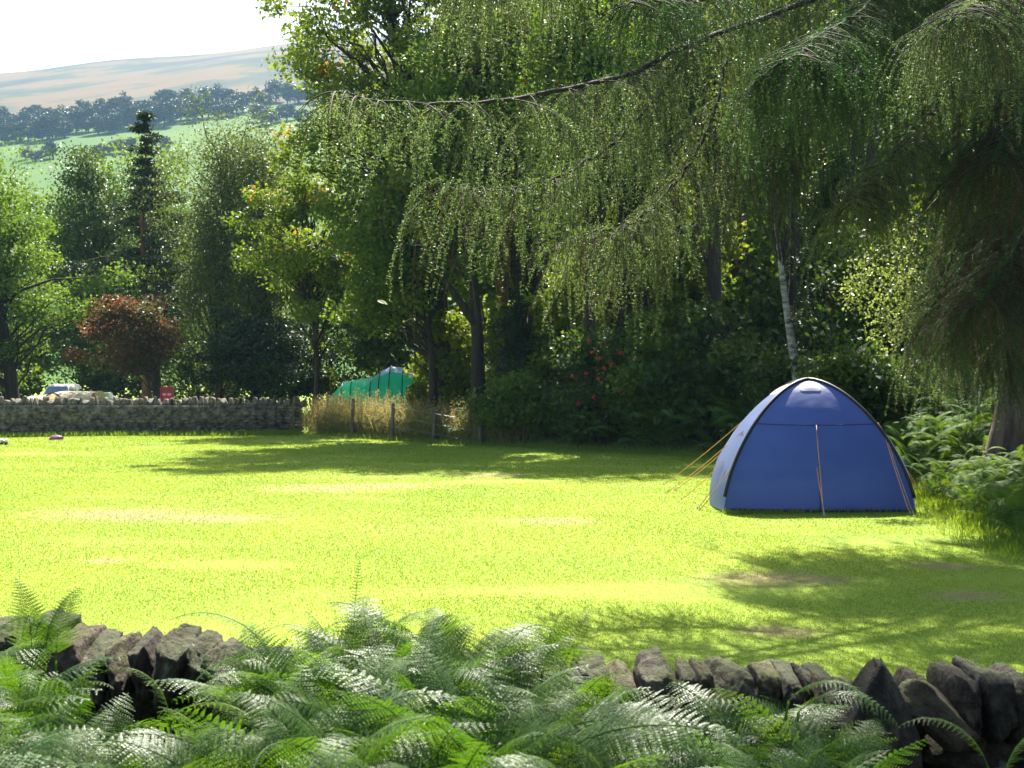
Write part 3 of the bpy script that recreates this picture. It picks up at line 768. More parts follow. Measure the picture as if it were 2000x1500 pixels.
def larch_bough(ctrl, r0, r1, n_sec, sec_len, strand_len, per_sec=5, dead=0.08, t0=0.12, rlo=0.0, rhi=1.0, needle=0.030, step=0.028, width=0.006, per=5, bias=0.0, lenfn=None, mat='larch', thin=0.0):
    pts = smooth_path(ctrl, 40)
    pts[1:-1] += rng.normal(size=(38, 3)) * 0.012
    V, Q = tube(pts - LO, np.linspace(r0, r1, 40) * rng.uniform(0.9, 1.15, 40), 8)
    b = mesh_obj('bough', V, Q, M['bark'], LARCH)
    na, nw = Acc(), Acc()
    tang = unit(np.gradient(pts, axis=0))
    for k in range(n_sec):
        t = t0 + (1 - t0) * (k + rng.uniform(0, 1)) / n_sec
        i = min(39, int(t * 39))
        if t > 0.62 and rng.random() < thin: continue
        a = pts[i]; tg = tang[i]
        side = unit(np.cross(tg, [0, 0, 1.0])) * (1 if rng.random() < 0.5 + bias else -1)
        d = unit(side * rng.uniform(0.5, 1.0) + tg * rng.uniform(0.1, 0.8) + np.array([0, 0, rng.uniform(-0.35, 0.1)]))
        Ls = sec_len * rng.uniform(0.35, 1.15)
        m = 7; tt = np.linspace(0, 1, m)[:, None]
        sp = a + d * Ls * tt + np.array([0, 0, -1.0]) * (tt ** 2) * Ls * rng.uniform(0.15, 0.5)
        V, Q = tube(sp - LO, np.linspace(0.008, 0.003, m), 4, cap=False); nw.add(V, Q, 0.5, 0)
        # the secondary twig itself is tufted too
        q = max(2, per_sec)
        ts = rng.uniform(0.05, 1.0, q)
        base = np.stack([np.interp(ts, tt[:, 0], sp[:, c]) for c in range(3)], -1)
        dr = unit(d[None] * 0.6 + rng.normal(size=(q, 3)) * 0.5); dr[:, 2] = 0
        lf = lenfn(t) if lenfn else 1.0
        L = strand_len * lf * rng.uniform(0.35, 1.1, q)
        if rng.random() < 0.5:                    # short tufts along the bough itself
            e = rng.integers(25, 50); c = pts[np.clip(i + rng.integers(-1, 2, e), 0, 39)] + rng.normal(size=(e, 3)) * 0.03
            V, Q = leaves(c - LO, rdir(e, 0.3), rdir(e), needle * 1.2, width, 0.02); na.add(V, Q, np.repeat(rng.uniform(0, 0.8, e), 4))
        strand_field(na, nw, base - LO, dr, L, 1.0, step, needle, per, width, dead, rlo, rhi)
    nw.obj('twigs', [M['twig'], M['redtwig']], b)
    if na.n: na.obj('needles', M[mat], b)
    return b

def build_larch():
    # trunk
    z0 = LO[2]
    tp = np.array([[8.45 + 0.08 * math.sin(k), 23 + 0.1 * math.cos(k * 1.3), z0 + k * 1.5] for k in range(17)])
    rr = np.concatenate([[0.78, 0.56], np.linspace(0.50, 0.10, 15)])
    pts = smooth_path(tp, 90); rad = np.interp(np.linspace(0, 16, 90), np.arange(17), rr)
    V, Q = tube(pts - LO, rad, 36)
    for i, v in enumerate(V):
        a = math.atan2(v[1], v[0])
        rg = 0.05 * math.sin(a * 11 + v[2] * 0.7) + 0.06 * vnoise((v[0], v[1], v[2] * 0.4), 5.0) + (0.10 * math.sin(a * 5 + 1) * max(0, 1 - v[2] / 1.6))
        c = np.array([0, 0, v[2]]); V[i] = c + (v - c) * (1 + rg)
    mesh_obj('trunk', V, Q, M['larchbark'], LARCH)
    T = lambda z: np.array([8.4, 23.0, z])
    # the long low bough across the picture
    larch_bough([T(9.3), P(1760, -70, 20.5), P(1560, 10, 18.0), P(1350, 85, 15.4), P(1240, 138, 14.2), P(1150, 165, 13.4), P(1000, 192, 12.4), P(850, 202, 11.6), P(720, 193, 11.1), P(640, 168, 10.8)],
                0.040, 0.005, 112, 0.6, 1.0, 6, dead=0.10, t0=0.18, thin=0.3, lenfn=lambda t: 1.45 if 0.3 < t < 0.62 else (0.95 if t < 0.8 else 0.6))
    # second tier of its curtain, a sub-bough hanging behind and below
    larch_bough([P(1350, 100, 15.6), P(1250, 230, 14.9), P(1120, 330, 14.2), P(980, 370, 13.6), P(850, 350, 13.2)], 0.02, 0.005, 50, 0.55, 0.95, 6, dead=0.33, rlo=0.0, rhi=0.9)
    larch_bough([P(1420, 120, 16.5), P(1380, 260, 15.8), P(1300, 380, 15.2), P(1220, 440, 14.8), P(1150, 450, 14.5)], 0.022, 0.005, 52, 0.6, 1.0, 7, dead=0.33)
    # upper bough, curtain falling into the top of the picture
    larch_bough([T(11.5), P(1700, -250, 20.5), P(1400, -180, 17.5), P(1150, -110, 15.2), P(1000, -70, 14.2), P(930, -75, 13.8)], 0.055, 0.008, 80, 0.6, 1.1, 7, dead=0.15)
    larch_bough([T(10.5), P(1750, -120, 20.3), P(1560, -60, 17.8), P(1400, -10, 16.0), P(1290, 0, 15.0), P(1230, 5, 14.4)], 0.04, 0.007, 65, 0.6, 1.1, 7, dead=0.12, mat='larchshade')
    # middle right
    larch_bough([T(8.6), P(1800, 20, 20.5), P(1640, 130, 18.6), P(1520, 240, 17.4), P(1450, 330, 16.8)], 0.028, 0.006, 120, 0.7, 1.25, 7, dead=0.15, mat='larchshade')
    larch_bough([T(9.0), P(1790, -60, 19.0), P(1680, 20, 16.0), P(1600, 70, 14.2), P(1540, 120, 13.2)], 0.025, 0.005, 140, 0.6, 1.15, 8, dead=0.04, mat='larchshade')
    larch_bough([T(7.6), P(1900, 130, 21.0), P(1800, 240, 19.4), P(1720, 330, 18.4), P(1660, 400, 17.8)], 0.025, 0.005, 125, 0.65, 0.95, 7, dead=0.10)
    larch_bough([T(6.2), P(1930, 320, 21.5), P(1880, 440, 20.6), P(1840, 560, 20.0), P(1830, 640, 19.7)], 0.03, 0.006, 100, 0.55, 1.0, 7, dead=0.25)
    # right hand edge, twiggy and dark, hanging over the trunk
    larch_bough([T(8.0), P(2010, 100, 20.5), P(1985, 220, 18.6), P(1940, 320, 17.6)], 0.035, 0.007, 130, 1.0, 1.3, 8, dead=0.5, needle=0.042, step=0.034, width=0.008, mat='larchshade')
    larch_bough([T(6.5), P(2020, 330, 21.0), P(1990, 450, 19.8), P(1930, 560, 19.0)], 0.03, 0.007, 130, 1.0, 1.3, 8, dead=0.55, needle=0.042, step=0.034, width=0.008, mat='larchshade')
    larch_bough([T(10.0), P(2010, -120, 18.0), P(1930, -20, 15.0), P(1860, 40, 13.4)], 0.03, 0.006, 140, 0.65, 1.2, 7, dead=0.15, rhi=0.6)
    larch_bough([T(5.0), P(2010, 500, 21.6), P(1960, 580, 21.0), P(1900, 660, 20.6)], 0.025, 0.006, 90, 0.8, 1.1, 7, dead=0.2)
    larch_bough([T(5.6), P(2010, 420, 20.0), P(1960, 520, 18.6), P(1915, 590, 18.0)], 0.03, 0.006, 110, 1.0, 1.2, 7, dead=0.5, needle=0.04, step=0.034, width=0.008, mat='larchshade')
    larch_bough([T(4.6), P(2020, 590, 21.4), P(1975, 660, 20.8), P(1940, 700, 20.4)], 0.025, 0.006, 70, 0.7, 0.95, 7, dead=0.25, mat='larchshade', needle=0.04, step=0.034, width=0.008)
    # upper crown above the picture: it throws the shade on the right
    for z, az, L in ((13, -124, 12.6), (13.6, -118, 12.5), (12.8, -112, 12.5), (14, -107, 12), (13.4, -121, 11.5), (14.6, -114, 11), (13, -101, 11.5), (9.8, 178, 5), (10.6, 165, 5.2), (11.4, -170, 5.5), (12.2, -158, 5), (10.2, -160, 4.5), (11, 150, 4.5), (12.6, 172, 4.5), (9.6, -145, 4), (13, -120, 6.5), (13.5, -100, 8), (14.5, -80, 7), (16, -110, 5.5), (17, -70, 5), (18, -130, 4), (19, -100, 4.5), (12.5, -95, 9), (20, -30, 4), (16.5, 60, 5), (13, 100, 6), (12, 160, 5), (11.5, -75, 9)):
        a = R(az); d = np.array([math.cos(a), math.sin(a), 0])
        larch_bough([T(z), T(z) + d * L * 0.35 + [0, 0, -0.1], T(z) + d * L * 0.7 + [0, 0, -0.5], T(z) + d * L + [0, 0, -0.4]], 0.05, 0.008, 60, 1.4, 1.0, 7, dead=0.02, step=0.08, needle=0.085, width=0.028, per=4)
build_larch()

# ------------------------------------------------------------------ bracken
def frond_proto(L=0.75, W=0.26, pin=19, bend=70, start=62, fine=True, seed=0, curl=0.0):
    """a bracken frond that starts at the origin and arches towards +x; fine = pinnules, else whole pinnae"""
    st = np.random.default_rng(seed)
    acc = Acc()
    k = 24
    s = np.linspace(0, 1, k)
    ang = R(start) - R(bend) * s ** 1.2
    dx = np.cos(ang) * L / (k - 1); dz = np.sin(ang) * L / (k - 1)
    x = np.concatenate([[0], np.cumsum(dx)[:-1]]); z = np.concatenate([[0], np.cumsum(dz)[:-1]])
    y = curl * L * s ** 2
    pts = np.stack([x, y, z], -1)
    V, Q = tube(pts, np.linspace(0.0042, 0.0012, k), 4, cap=False); acc.add(V, Q, 0.8)
    tg = unit(np.gradient(pts, axis=0))
    for i in range(pin):
        f = 0.12 + 0.88 * (i / pin) ** 0.92
        c = np.array([np.interp(f, s, pts[:, a]) for a in range(3)]); t = unit(np.array([np.interp(f, s, tg[:, a]) for a in range(3)]))
        nv = unit(np.array([-t[2], 0, t[0]]))
        for sg in (-1, 1):
            pl = W * (1 - ((f - 0.12) / 0.88)) ** 0.85 * min(1, 0.75 + (f - 0.12) * 2.2) * st.uniform(0.88, 1.1) + 0.012
            sd = np.array([0, sg, 0.0])
            d = unit(sd * math.cos(R(24)) + t * math.sin(R(24)))
            if not fine:
                V, Q = leaves(c[None], (d - nv * 0.25)[None], nv[None], pl, L * 0.032, 0.05); acc.add(V, Q, st.uniform(0, 1)); continue
            m = max(3, int(pl / 0.0115)); u = (np.arange(m) + 0.6) / m
            drp = st.uniform(0.12, 0.42)
            pp = c + d * (u * pl)[:, None] - nv * (drp * pl * u ** 2)[:, None]
            V, Q = leaves(c[None], (d * pl - nv * drp * pl)[None], nv[None], pl, 0.005, -0.03); acc.add(V, Q, 0.6)
            dd = unit(d * 1.0 - nv * (2 * drp * u)[:, None])
            perp = np.cross(nv, dd); perp = unit(perp)
            ln = np.clip(0.030 * (1 - u ** 1.6) * (pl / W) ** 0.6 * (W / 0.26), 0.005, 0.06)
            r0 = st.uniform(0.1, 0.7)
            for s2 in (-1, 1):
                V, Q = leaves(pp, perp * s2 * 0.9 + dd * 0.45 + nv * st.normal(size=(m, 1)) * 0.06, np.repeat(nv[None], m, 0) + st.normal(size=(m, 3)) * 0.07, ln, 0.0125 * (W / 0.26), 0.06)
                acc.add(V, Q, np.repeat(np.clip(r0 + st.uniform(-0.25, 0.28, m), 0, 0.99), 4))
    return acc.arrays()

FRONDS = [frond_proto(L=0.62 + 0.05 * (k % 5), W=0.20 + 0.018 * (k % 4), pin=18 + k % 4, bend=50 + 16 * (k % 5), start=64 + 7 * (k % 3), seed=k, curl=0.12 * ((k % 3) - 1)) for k in range(10)]
FRONDS.append(frond_proto(L=0.62, W=0.075, pin=20, bend=25, start=80, seed=77))
ROUGH = [frond_proto(L=0.8, W=0.28, pin=24, bend=60 + 15 * k, start=60, fine=False, seed=50 + k) for k in range(5)]

def put_frond(acc, proto, loc, az, tilt=0.0, sc=1.0, roll=0.0, stem=0.0, r_off=0.0):
    V, Q, r, m = proto
    ca, sa = math.cos(az), math.sin(az)
    ct, s_ = math.cos(tilt), math.sin(tilt)
    cr, sr = math.cos(roll), math.sin(roll)
    Rr = np.array([[1, 0, 0], [0, cr, -sr], [0, sr, cr]])
    Rt = np.array([[ct, 0, -s_], [0, 1, 0], [s_, 0, ct]])
    Rz = np.array([[ca, -sa, 0], [sa, ca, 0], [0, 0, 1]])
    Mx = Rz @ Rt @ Rr * sc
    acc.add(V @ Mx.T + np.asarray(loc), Q, np.clip(r + r_off, 0, np.where(r > 0.985, 1.0, 0.95)))
    if stem > 0:
        l = np.asarray(loc, float)
        b = l - np.array([ca * 0.12, sa * 0.12, stem])
        V2, Q2 = tube(branch_path(b, l, 0, 0.05, 5), np.linspace(0.006, 0.0042, 5), 4, cap=False); acc.add(V2, Q2, 0.75)

SIL_PX = np.array([-200, 0, 60, 110, 180, 260, 330, 420, 470, 520, 600, 680, 760, 850, 920, 1000, 1090, 1130, 1230, 1320, 1400, 1500, 1620, 1680, 1720, 1800, 2000, 2200])
SIL_Y = np.array([1190, 1205, 1215, 1310, 1390, 1410, 1410, 1385, 1275, 1205, 1190, 1190, 1190, 1165, 1195, 1225, 1250, 1360, 1415, 1390, 1345, 1320, 1330, 1420, 1470, 1500, 1510, 1520])

def bracken():
    acc = Acc()
    for Yl, n, dy in ((4.45, 165, 8), (4.25, 170, 30), (4.05, 170, 60), (3.85, 160, 95), (3.65, 150, 130), (3.4, 110, 170), (3.1, 80, 210), (2.8, 50, 250)):
        for k in range(n):
            px = -260 + 2520 * (k + rng.uniform(0, 1)) / n
            Y = Yl + rng.uniform(-0.12, 0.12)
            sy = np.interp(px, SIL_PX, SIL_Y) + 30 + dy + rng.uniform(0, 45)
            if px > 1640 and rng.random() < 0.8: continue
            zt = Z(sy, Y)
            pr = FRONDS[rng.integers(10)]
            sc = rng.uniform(0.36, 0.74)
            hgt = pr[0][:, 2].max() * sc
            g = float(height(X(px, Y), Y))
            stem = max(0.05, zt - hgt - g)
            az = rng.uniform(0, 2 * np.pi)
            put_frond(acc, pr, [X(px, Y), Y, zt - hgt], az, rng.uniform(-0.35, 0.35), sc, rng.uniform(-0.8, 0.8), stem, rng.uniform(-0.4, 0.3))
    o = acc.obj('bracken_undergrowth', M['fern'])
    tag(o, 'thick green bracken covering the ground in front of the near wall', 'bracken', kind='stuff')
    # banks of bracken round the field
    acc = Acc()
    def bank(n, pxr, Yr, zoff=(0.35, 0.9), sc=(0.8, 1.4), inside=0.0):
        for k in range(n):
            Y = rng.uniform(*Yr); x = X(rng.uniform(*pxr), Y)
            if x < edge(Y) + inside: continue
            h = float(height(x, Y))
            put_frond(acc, ROUGH[rng.integers(5)], [x, Y, h + rng.uniform(*zoff) * 0.6], rng.uniform(0, 6.28), rng.uniform(-0.4, 0.2), rng.uniform(*sc), rng.uniform(-0.4, 0.4), 0.3)
    bank(1300, (1560, 2060), (24.5, 34), (0.4, 1.6), (0.6, 1.1))
    bank(700, (1600, 1860), (28, 36), (0.8, 2.4), (0.7, 1.2))
    bank(1100, (1080, 1520), (33.5, 42), (0.2, 1.5), (0.8, 1.4), 0.1)
    bank(300, (900, 1120), (39, 44), (0.1, 0.9), (0.7, 1.2), 0.1)
    o = acc.obj('bracken_undergrowth', M['fernfar'])
    tag(o, 'shaded bracken bank along the wood edge behind the blue tent', 'bracken', kind='stuff')
    acc = Acc()
    for k in range(800):
        Y = rng.uniform(16.8, 24); px = rng.uniform(1800, 2080); x = X(px, Y)
        if x < edge(Y) - 0.25: continue
        h = float(height(x, Y))
        put_frond(acc, FRONDS[rng.integers(10)] if Y < 19 else ROUGH[rng.integers(5)], [x, Y, h + rng.uniform(0.05, 0.55)], rng.uniform(0, 6.28), rng.uniform(-0.3, 0.2), rng.uniform(0.45, 0.75), rng.uniform(-0.4, 0.4), 0.25, 0.1)
    o = acc.obj('bracken_undergrowth', M['fernfar'])
    tag(o, 'lighter green ferns growing round the foot of the larch trunk', 'bracken', kind='stuff')
    # single ferns one can point to
    def fern(label, specs):
        a = Acc(); px0, py0, Y0 = specs[0][:3]
        o0 = P(px0, py0, Y0); g = float(height(o0[0], Y0)); org = np.array([o0[0], Y0, g])
        for (px, py, Y, az, tilt, sc, which, roll) in specs:
            l = P(px, py, Y)
            put_frond(a, FRONDS[which], l - org, R(az), R(tilt), sc, R(roll), l[2] - g)
        ob = a.obj('bracken_fern', M['fern']); ob.location = tuple(org)
        tag(ob, label, 'fern', 'single bracken ferns rising above the rest')
    fern('thin upright young fern sticking up alone above the bracken', [(690, 1250, 4.6, 80, 4, 0.42, 10, 0), (660, 1270, 4.6, 110, 0, 0.22, 10, 0)])
    fern('feathery fern rising against the grass right of the upright one', [(800, 1290, 4.4, 15, -10, 0.36, 1, 30), (830, 1275, 4.35, 60, -5, 0.34, 3, -30), (870, 1290, 4.4, 150, -10, 0.36, 2, 20), (850, 1270, 4.4, -40, 0, 0.32, 6, 0), (820, 1280, 4.3, 200, 0, 0.3, 9, 0)])
    fern('broad ferns at the foot of the upright young fern', [(640, 1290, 4.45, 170, 0, 0.32, 4, 0), (680, 1280, 4.5, 80, 0, 0.32, 5, 20), (740, 1280, 4.5, 20, 0, 0.34, 7, 0), (650, 1280, 4.5, 40, 0, 0.3, 1, 30)])
    fern('pale fern leaning over the wall at the far left', [(90, 1300, 4.7, 30, 30, 0.42, 0, 0), (60, 1290, 4.7, 120, 35, 0.42, 2, 0), (110, 1290, 4.7, 80, 30, 0.4, 6, 0)])
    fern('curled pale frond arching over the dark hollow between the left stones', [(330, 1400, 4.75, 185, 10, 0.40, 4, 10)])
    fern('long frond arching flat to the right over the bracken beside the pointed stone', [(1060, 1440, 3.9, 5, -30, 0.75, 3, 25), (1080, 1480, 3.7, 0, -28, 0.8, 1, 30)])
    fern('fern hanging down beside the tall pointed stone', [(1560, 1390, 4.2, -15, -25, 0.42, 4, 20), (1540, 1370, 4.25, -35, -15, 0.42, 9, 0)])
    fern('small fern in front of the dark gap under the tan stone', [(1930, 1500, 4.2, 175, 0, 0.42, 4, 0), (1960, 1520, 4.2, -20, 0, 0.4, 2, 0)])
    fern('thin fern tips standing up left of the domed cope stones', [(1020, 1310, 4.5, 70, 30, 0.35, 0, 50), (1060, 1310, 4.5, 30, 25, 0.35, 5, 40), (1090, 1320, 4.5, 60, 20, 0.35, 8, 30)])
bracken()

# ------------------------------------------------------------------ near wall
def near_wall():
    org = np.array([0.0, 5.15, 0.0])
    w = empty('dry_stone_wall', tuple(org), 'rugged dark dry stone wall half buried in bracken at the front', 'wall')
    Yw = lambda px: 5.55 - 0.00042 * px
    acc = Acc()
    sd = 0
    z = 0.0
    rows = [0.0, 0.19, 0.36, 0.52, 0.67, 0.80]
    for zi, z0 in enumerate(rows):
        h = (rows + [0.92])[zi + 1] - z0
        px = -500
        while px < 2500:
            wd = rng.uniform(0.22, 0.42); Y = Yw(px); dpx = wd / Y * F
            for lay, yo in ((0, -0.14), (1, 0.14)):
                V, Q = stone((wd * 1.06, 0.32, h * 1.12), sd, 5, 0.11, 5.0); sd += 1
                acc.add(V + [X(px + dpx / 2, Y), Y + yo - 0.04 * zi * (1 if lay else -1) * 0.6 + rng.normal() * 0.02, z0 + h / 2] - org, Q)
            px += dpx
    acc.obj('stone_courses', M['darkstone'], w)
    spec = [(-60, 62, 1210, 1300, 'stone', 0, 4, None), (62, 135, 1196, 1290, 'darkstone', 0, 4, None), (125, 185, 1228, 1350, 'brownstone', 0.05, 4, None), (172, 232, 1240, 1350, 'stone', 0.1, 4, None),
            (220, 269, 1243, 1335, 'brownstone', 0.25, 4, 'brown rounded cope stone'), (262, 326, 1232, 1345, 'darkstone', 0.35, 5, None), (322, 388, 1220, 1360, 'stone', 0.15, 4, None), (374, 424, 1240, 1350, 'stone', 0.15, 4, None),
            (412, 482, 1250, 1350, 'stone', 0.15, 4, None), (478, 560, 1272, 1350, 'darkstone', 0.1, 4, None), (560, 640, 1270, 1340, 'stone', 0.1, 4, None), (640, 706, 1262, 1340, 'brownstone', 0.1, 4, None),
            (703, 760, 1237, 1330, 'stone', 0.2, 4, None), (756, 810, 1247, 1330, 'brownstone', 0.15, 4, None), (812, 880, 1275, 1350, 'stone', 0.1, 4, None), (880, 960, 1285, 1360, 'darkstone', 0.1, 4, None), (960, 1040, 1295, 1360, 'stone', 0.1, 4, None),
            (1040, 1110, 1290, 1370, 'darkstone', 0.1, 4, None), (1108, 1192, 1272, 1375, 'stone', 0.3, 3, 'domed cope stone'), (1178, 1238, 1300, 1395, 'brownstone', 0.2, 5, 'cope stone with yellow moss on top'), (1236, 1328, 1272, 1410, 'stone', 0.3, 3.2, 'large rounded cope stone'),
            (1320, 1353, 1296, 1375, 'stone', 0.2, 4, None), (1350, 1383, 1289, 1375, 'brownstone', 0.15, 3.5, None), (1380, 1472, 1294, 1385, 'stone', 0.2, 3.5, None), (1462, 1514, 1296, 1385, 'brownstone', 0.1, 5, None), (1508, 1562, 1307, 1390, 'darkstone', 0.1, 5, None),
            (1558, 1582, 1302, 1380, 'darkstone', 0.1, 5, None), (1574, 1618, 1305, 1385, 'stone', 0.1, 5, None), (1616, 1668, 1317, 1420, 'brownstone', 0.15, 5, None),
            (1757, 1814, 1309, 1435, 'brownstone', 0.3, 3, None), (1840, 1897, 1302, 1425, 'darkstone', 0.06, 4.5, None), (1893, 1953, 1299, 1440, 'darkstone', 0.06, 4, 'cope stone with a pale ring of lichen'), (1950, 2012, 1306, 1440, 'darkstone', 0.06, 4, None), (2010, 2080, 1300, 1440, 'darkstone', 0.1, 4, None), (2080, 2160, 1305, 1440, 'stone', 0.1, 4, None),
            (-150, -60, 1205, 1310, 'darkstone', 0.1, 4, None), (-240, -150, 1200, 1310, 'stone', 0.1, 4, None)]
    for k, (a, b, t, bo, mt, tp, pw, lab) in enumerate(spec):
        Y = Yw((a + b) / 2) - 0.05
        wd = (b - a) / F * Y * 1.04; h = (bo - t) / F * Y
        V, Q = stone((wd, 0.36 + 0.1 * rng.random(), h), 400 + k, 22, 0.15, pw + rng.uniform(0, 4), tp)
        V[:, 2] += -V[:, 2].max(); V += [X((a + b) / 2, Y), Y + rng.normal() * 0.02, Z(t, Y)]
        o = mesh_obj('cope_stone', V - org, Q, M[mt], w)
        if lab: o['label'] = lab
    # the tall pointed stone and the tan slab leaning beside it
    Y = 4.55
    V, Q = stone((0.27, 0.30, 1.0), 911, 26, 0.07, 5.0, 0.0)
    zz = V[:, 2] / 0.5                       # -1..1
    prof = np.interp(zz, [-1, 0.2, 0.55, 0.75, 0.9, 1.0], [1.0, 1.0, 0.92, 0.70, 0.50, 0.30])
    V[:, 0] *= prof; V[:, 0] += 0.012 * (1 - zz)
    V += [X(1708, Y), Y, Z(1276, Y) - V[:, 2].max()]
    o = mesh_obj('pointed_stone', V - org, Q, M['darkstone'], w); o['label'] = 'tall dark pointed upright stone'
    Y = 4.62
    V, Q = stone((0.34, 0.22, 0.13), 77, 16, 0.10, 3.2)
    c, s = math.cos(R(-42)), math.sin(R(-42))
    V[:, [0, 2]] = np.stack([V[:, 0] * c - V[:, 2] * s, V[:, 0] * s + V[:, 2] * c], -1)
    V += [X(1838, Y), Y - 0.02, Z(1405, Y)]
    o = mesh_obj('slanting_stone', V - org, Q, M['brownstone'], w); o['label'] = 'tan stone slanting down between the pointed stone and the cope stones'
near_wall()

# ------------------------------------------------------------------ far wall
def far_wall():
    Y = 47.6
    org = np.array([X(590, Y), Y, 0.0])
    w = empty('dry_stone_wall', tuple(org), 'long grey dry stone wall along the far side of the field', 'wall')
    acc = Acc(); sd = 0
    x0, x1 = X(-180, Y), X(588, Y)
    z = -0.1
    while z < 0.93:
        h = rng.uniform(0.065, 0.14); x = x0 + rng.uniform(-0.2, 0)
        while x < x1:
            wd = rng.uniform(0.10, 0.42)
            V, Q = stone((wd * 1.0, 0.6, h * 1.0), sd % 500, 3, 0.13, 11.0); sd += 1
            acc.add(V + [min(x + wd / 2, x1 - wd * 0.3), Y + rng.normal() * 0.025 + 0.06 * z, z + h / 2] - org, Q)
            x += wd
        z += h
    V, Q = box([(x0 + x1) / 2 - 0.1, Y, 0.45], [x1 - x0 - 0.3, 0.42, 1.1]); acc.add(V - org, Q)
    acc.obj('stone_courses', M['farstone'], w)
    protos = [stone((0.15, 0.42, 0.32), 70 + k, 5, 0.17, 7.0, 0.2) for k in range(7)]
    meshes = []
    x = x0
    n = 0
    while x < x1 and n < 98:
        wd = rng.uniform(0.09, 0.25)
        k = n % 7
        if n < 7:
            o = mesh_obj('cope_stone', protos[k][0], protos[k][1], M['farstone'], w)
            meshes.append(o)
        else:
            o = meshes[k].copy(); COL.objects.link(o); o.parent = w
        o.location = (x + wd / 2 - org[0], 0.06, 1.05 + rng.uniform(-0.03, 0.06))
        o.scale = (wd / 0.165, 1, rng.uniform(0.75, 1.3))
        o.rotation_euler = (0, rng.normal() * 0.16, rng.normal() * 0.15)
        x += wd * 0.97; n += 1
far_wall()

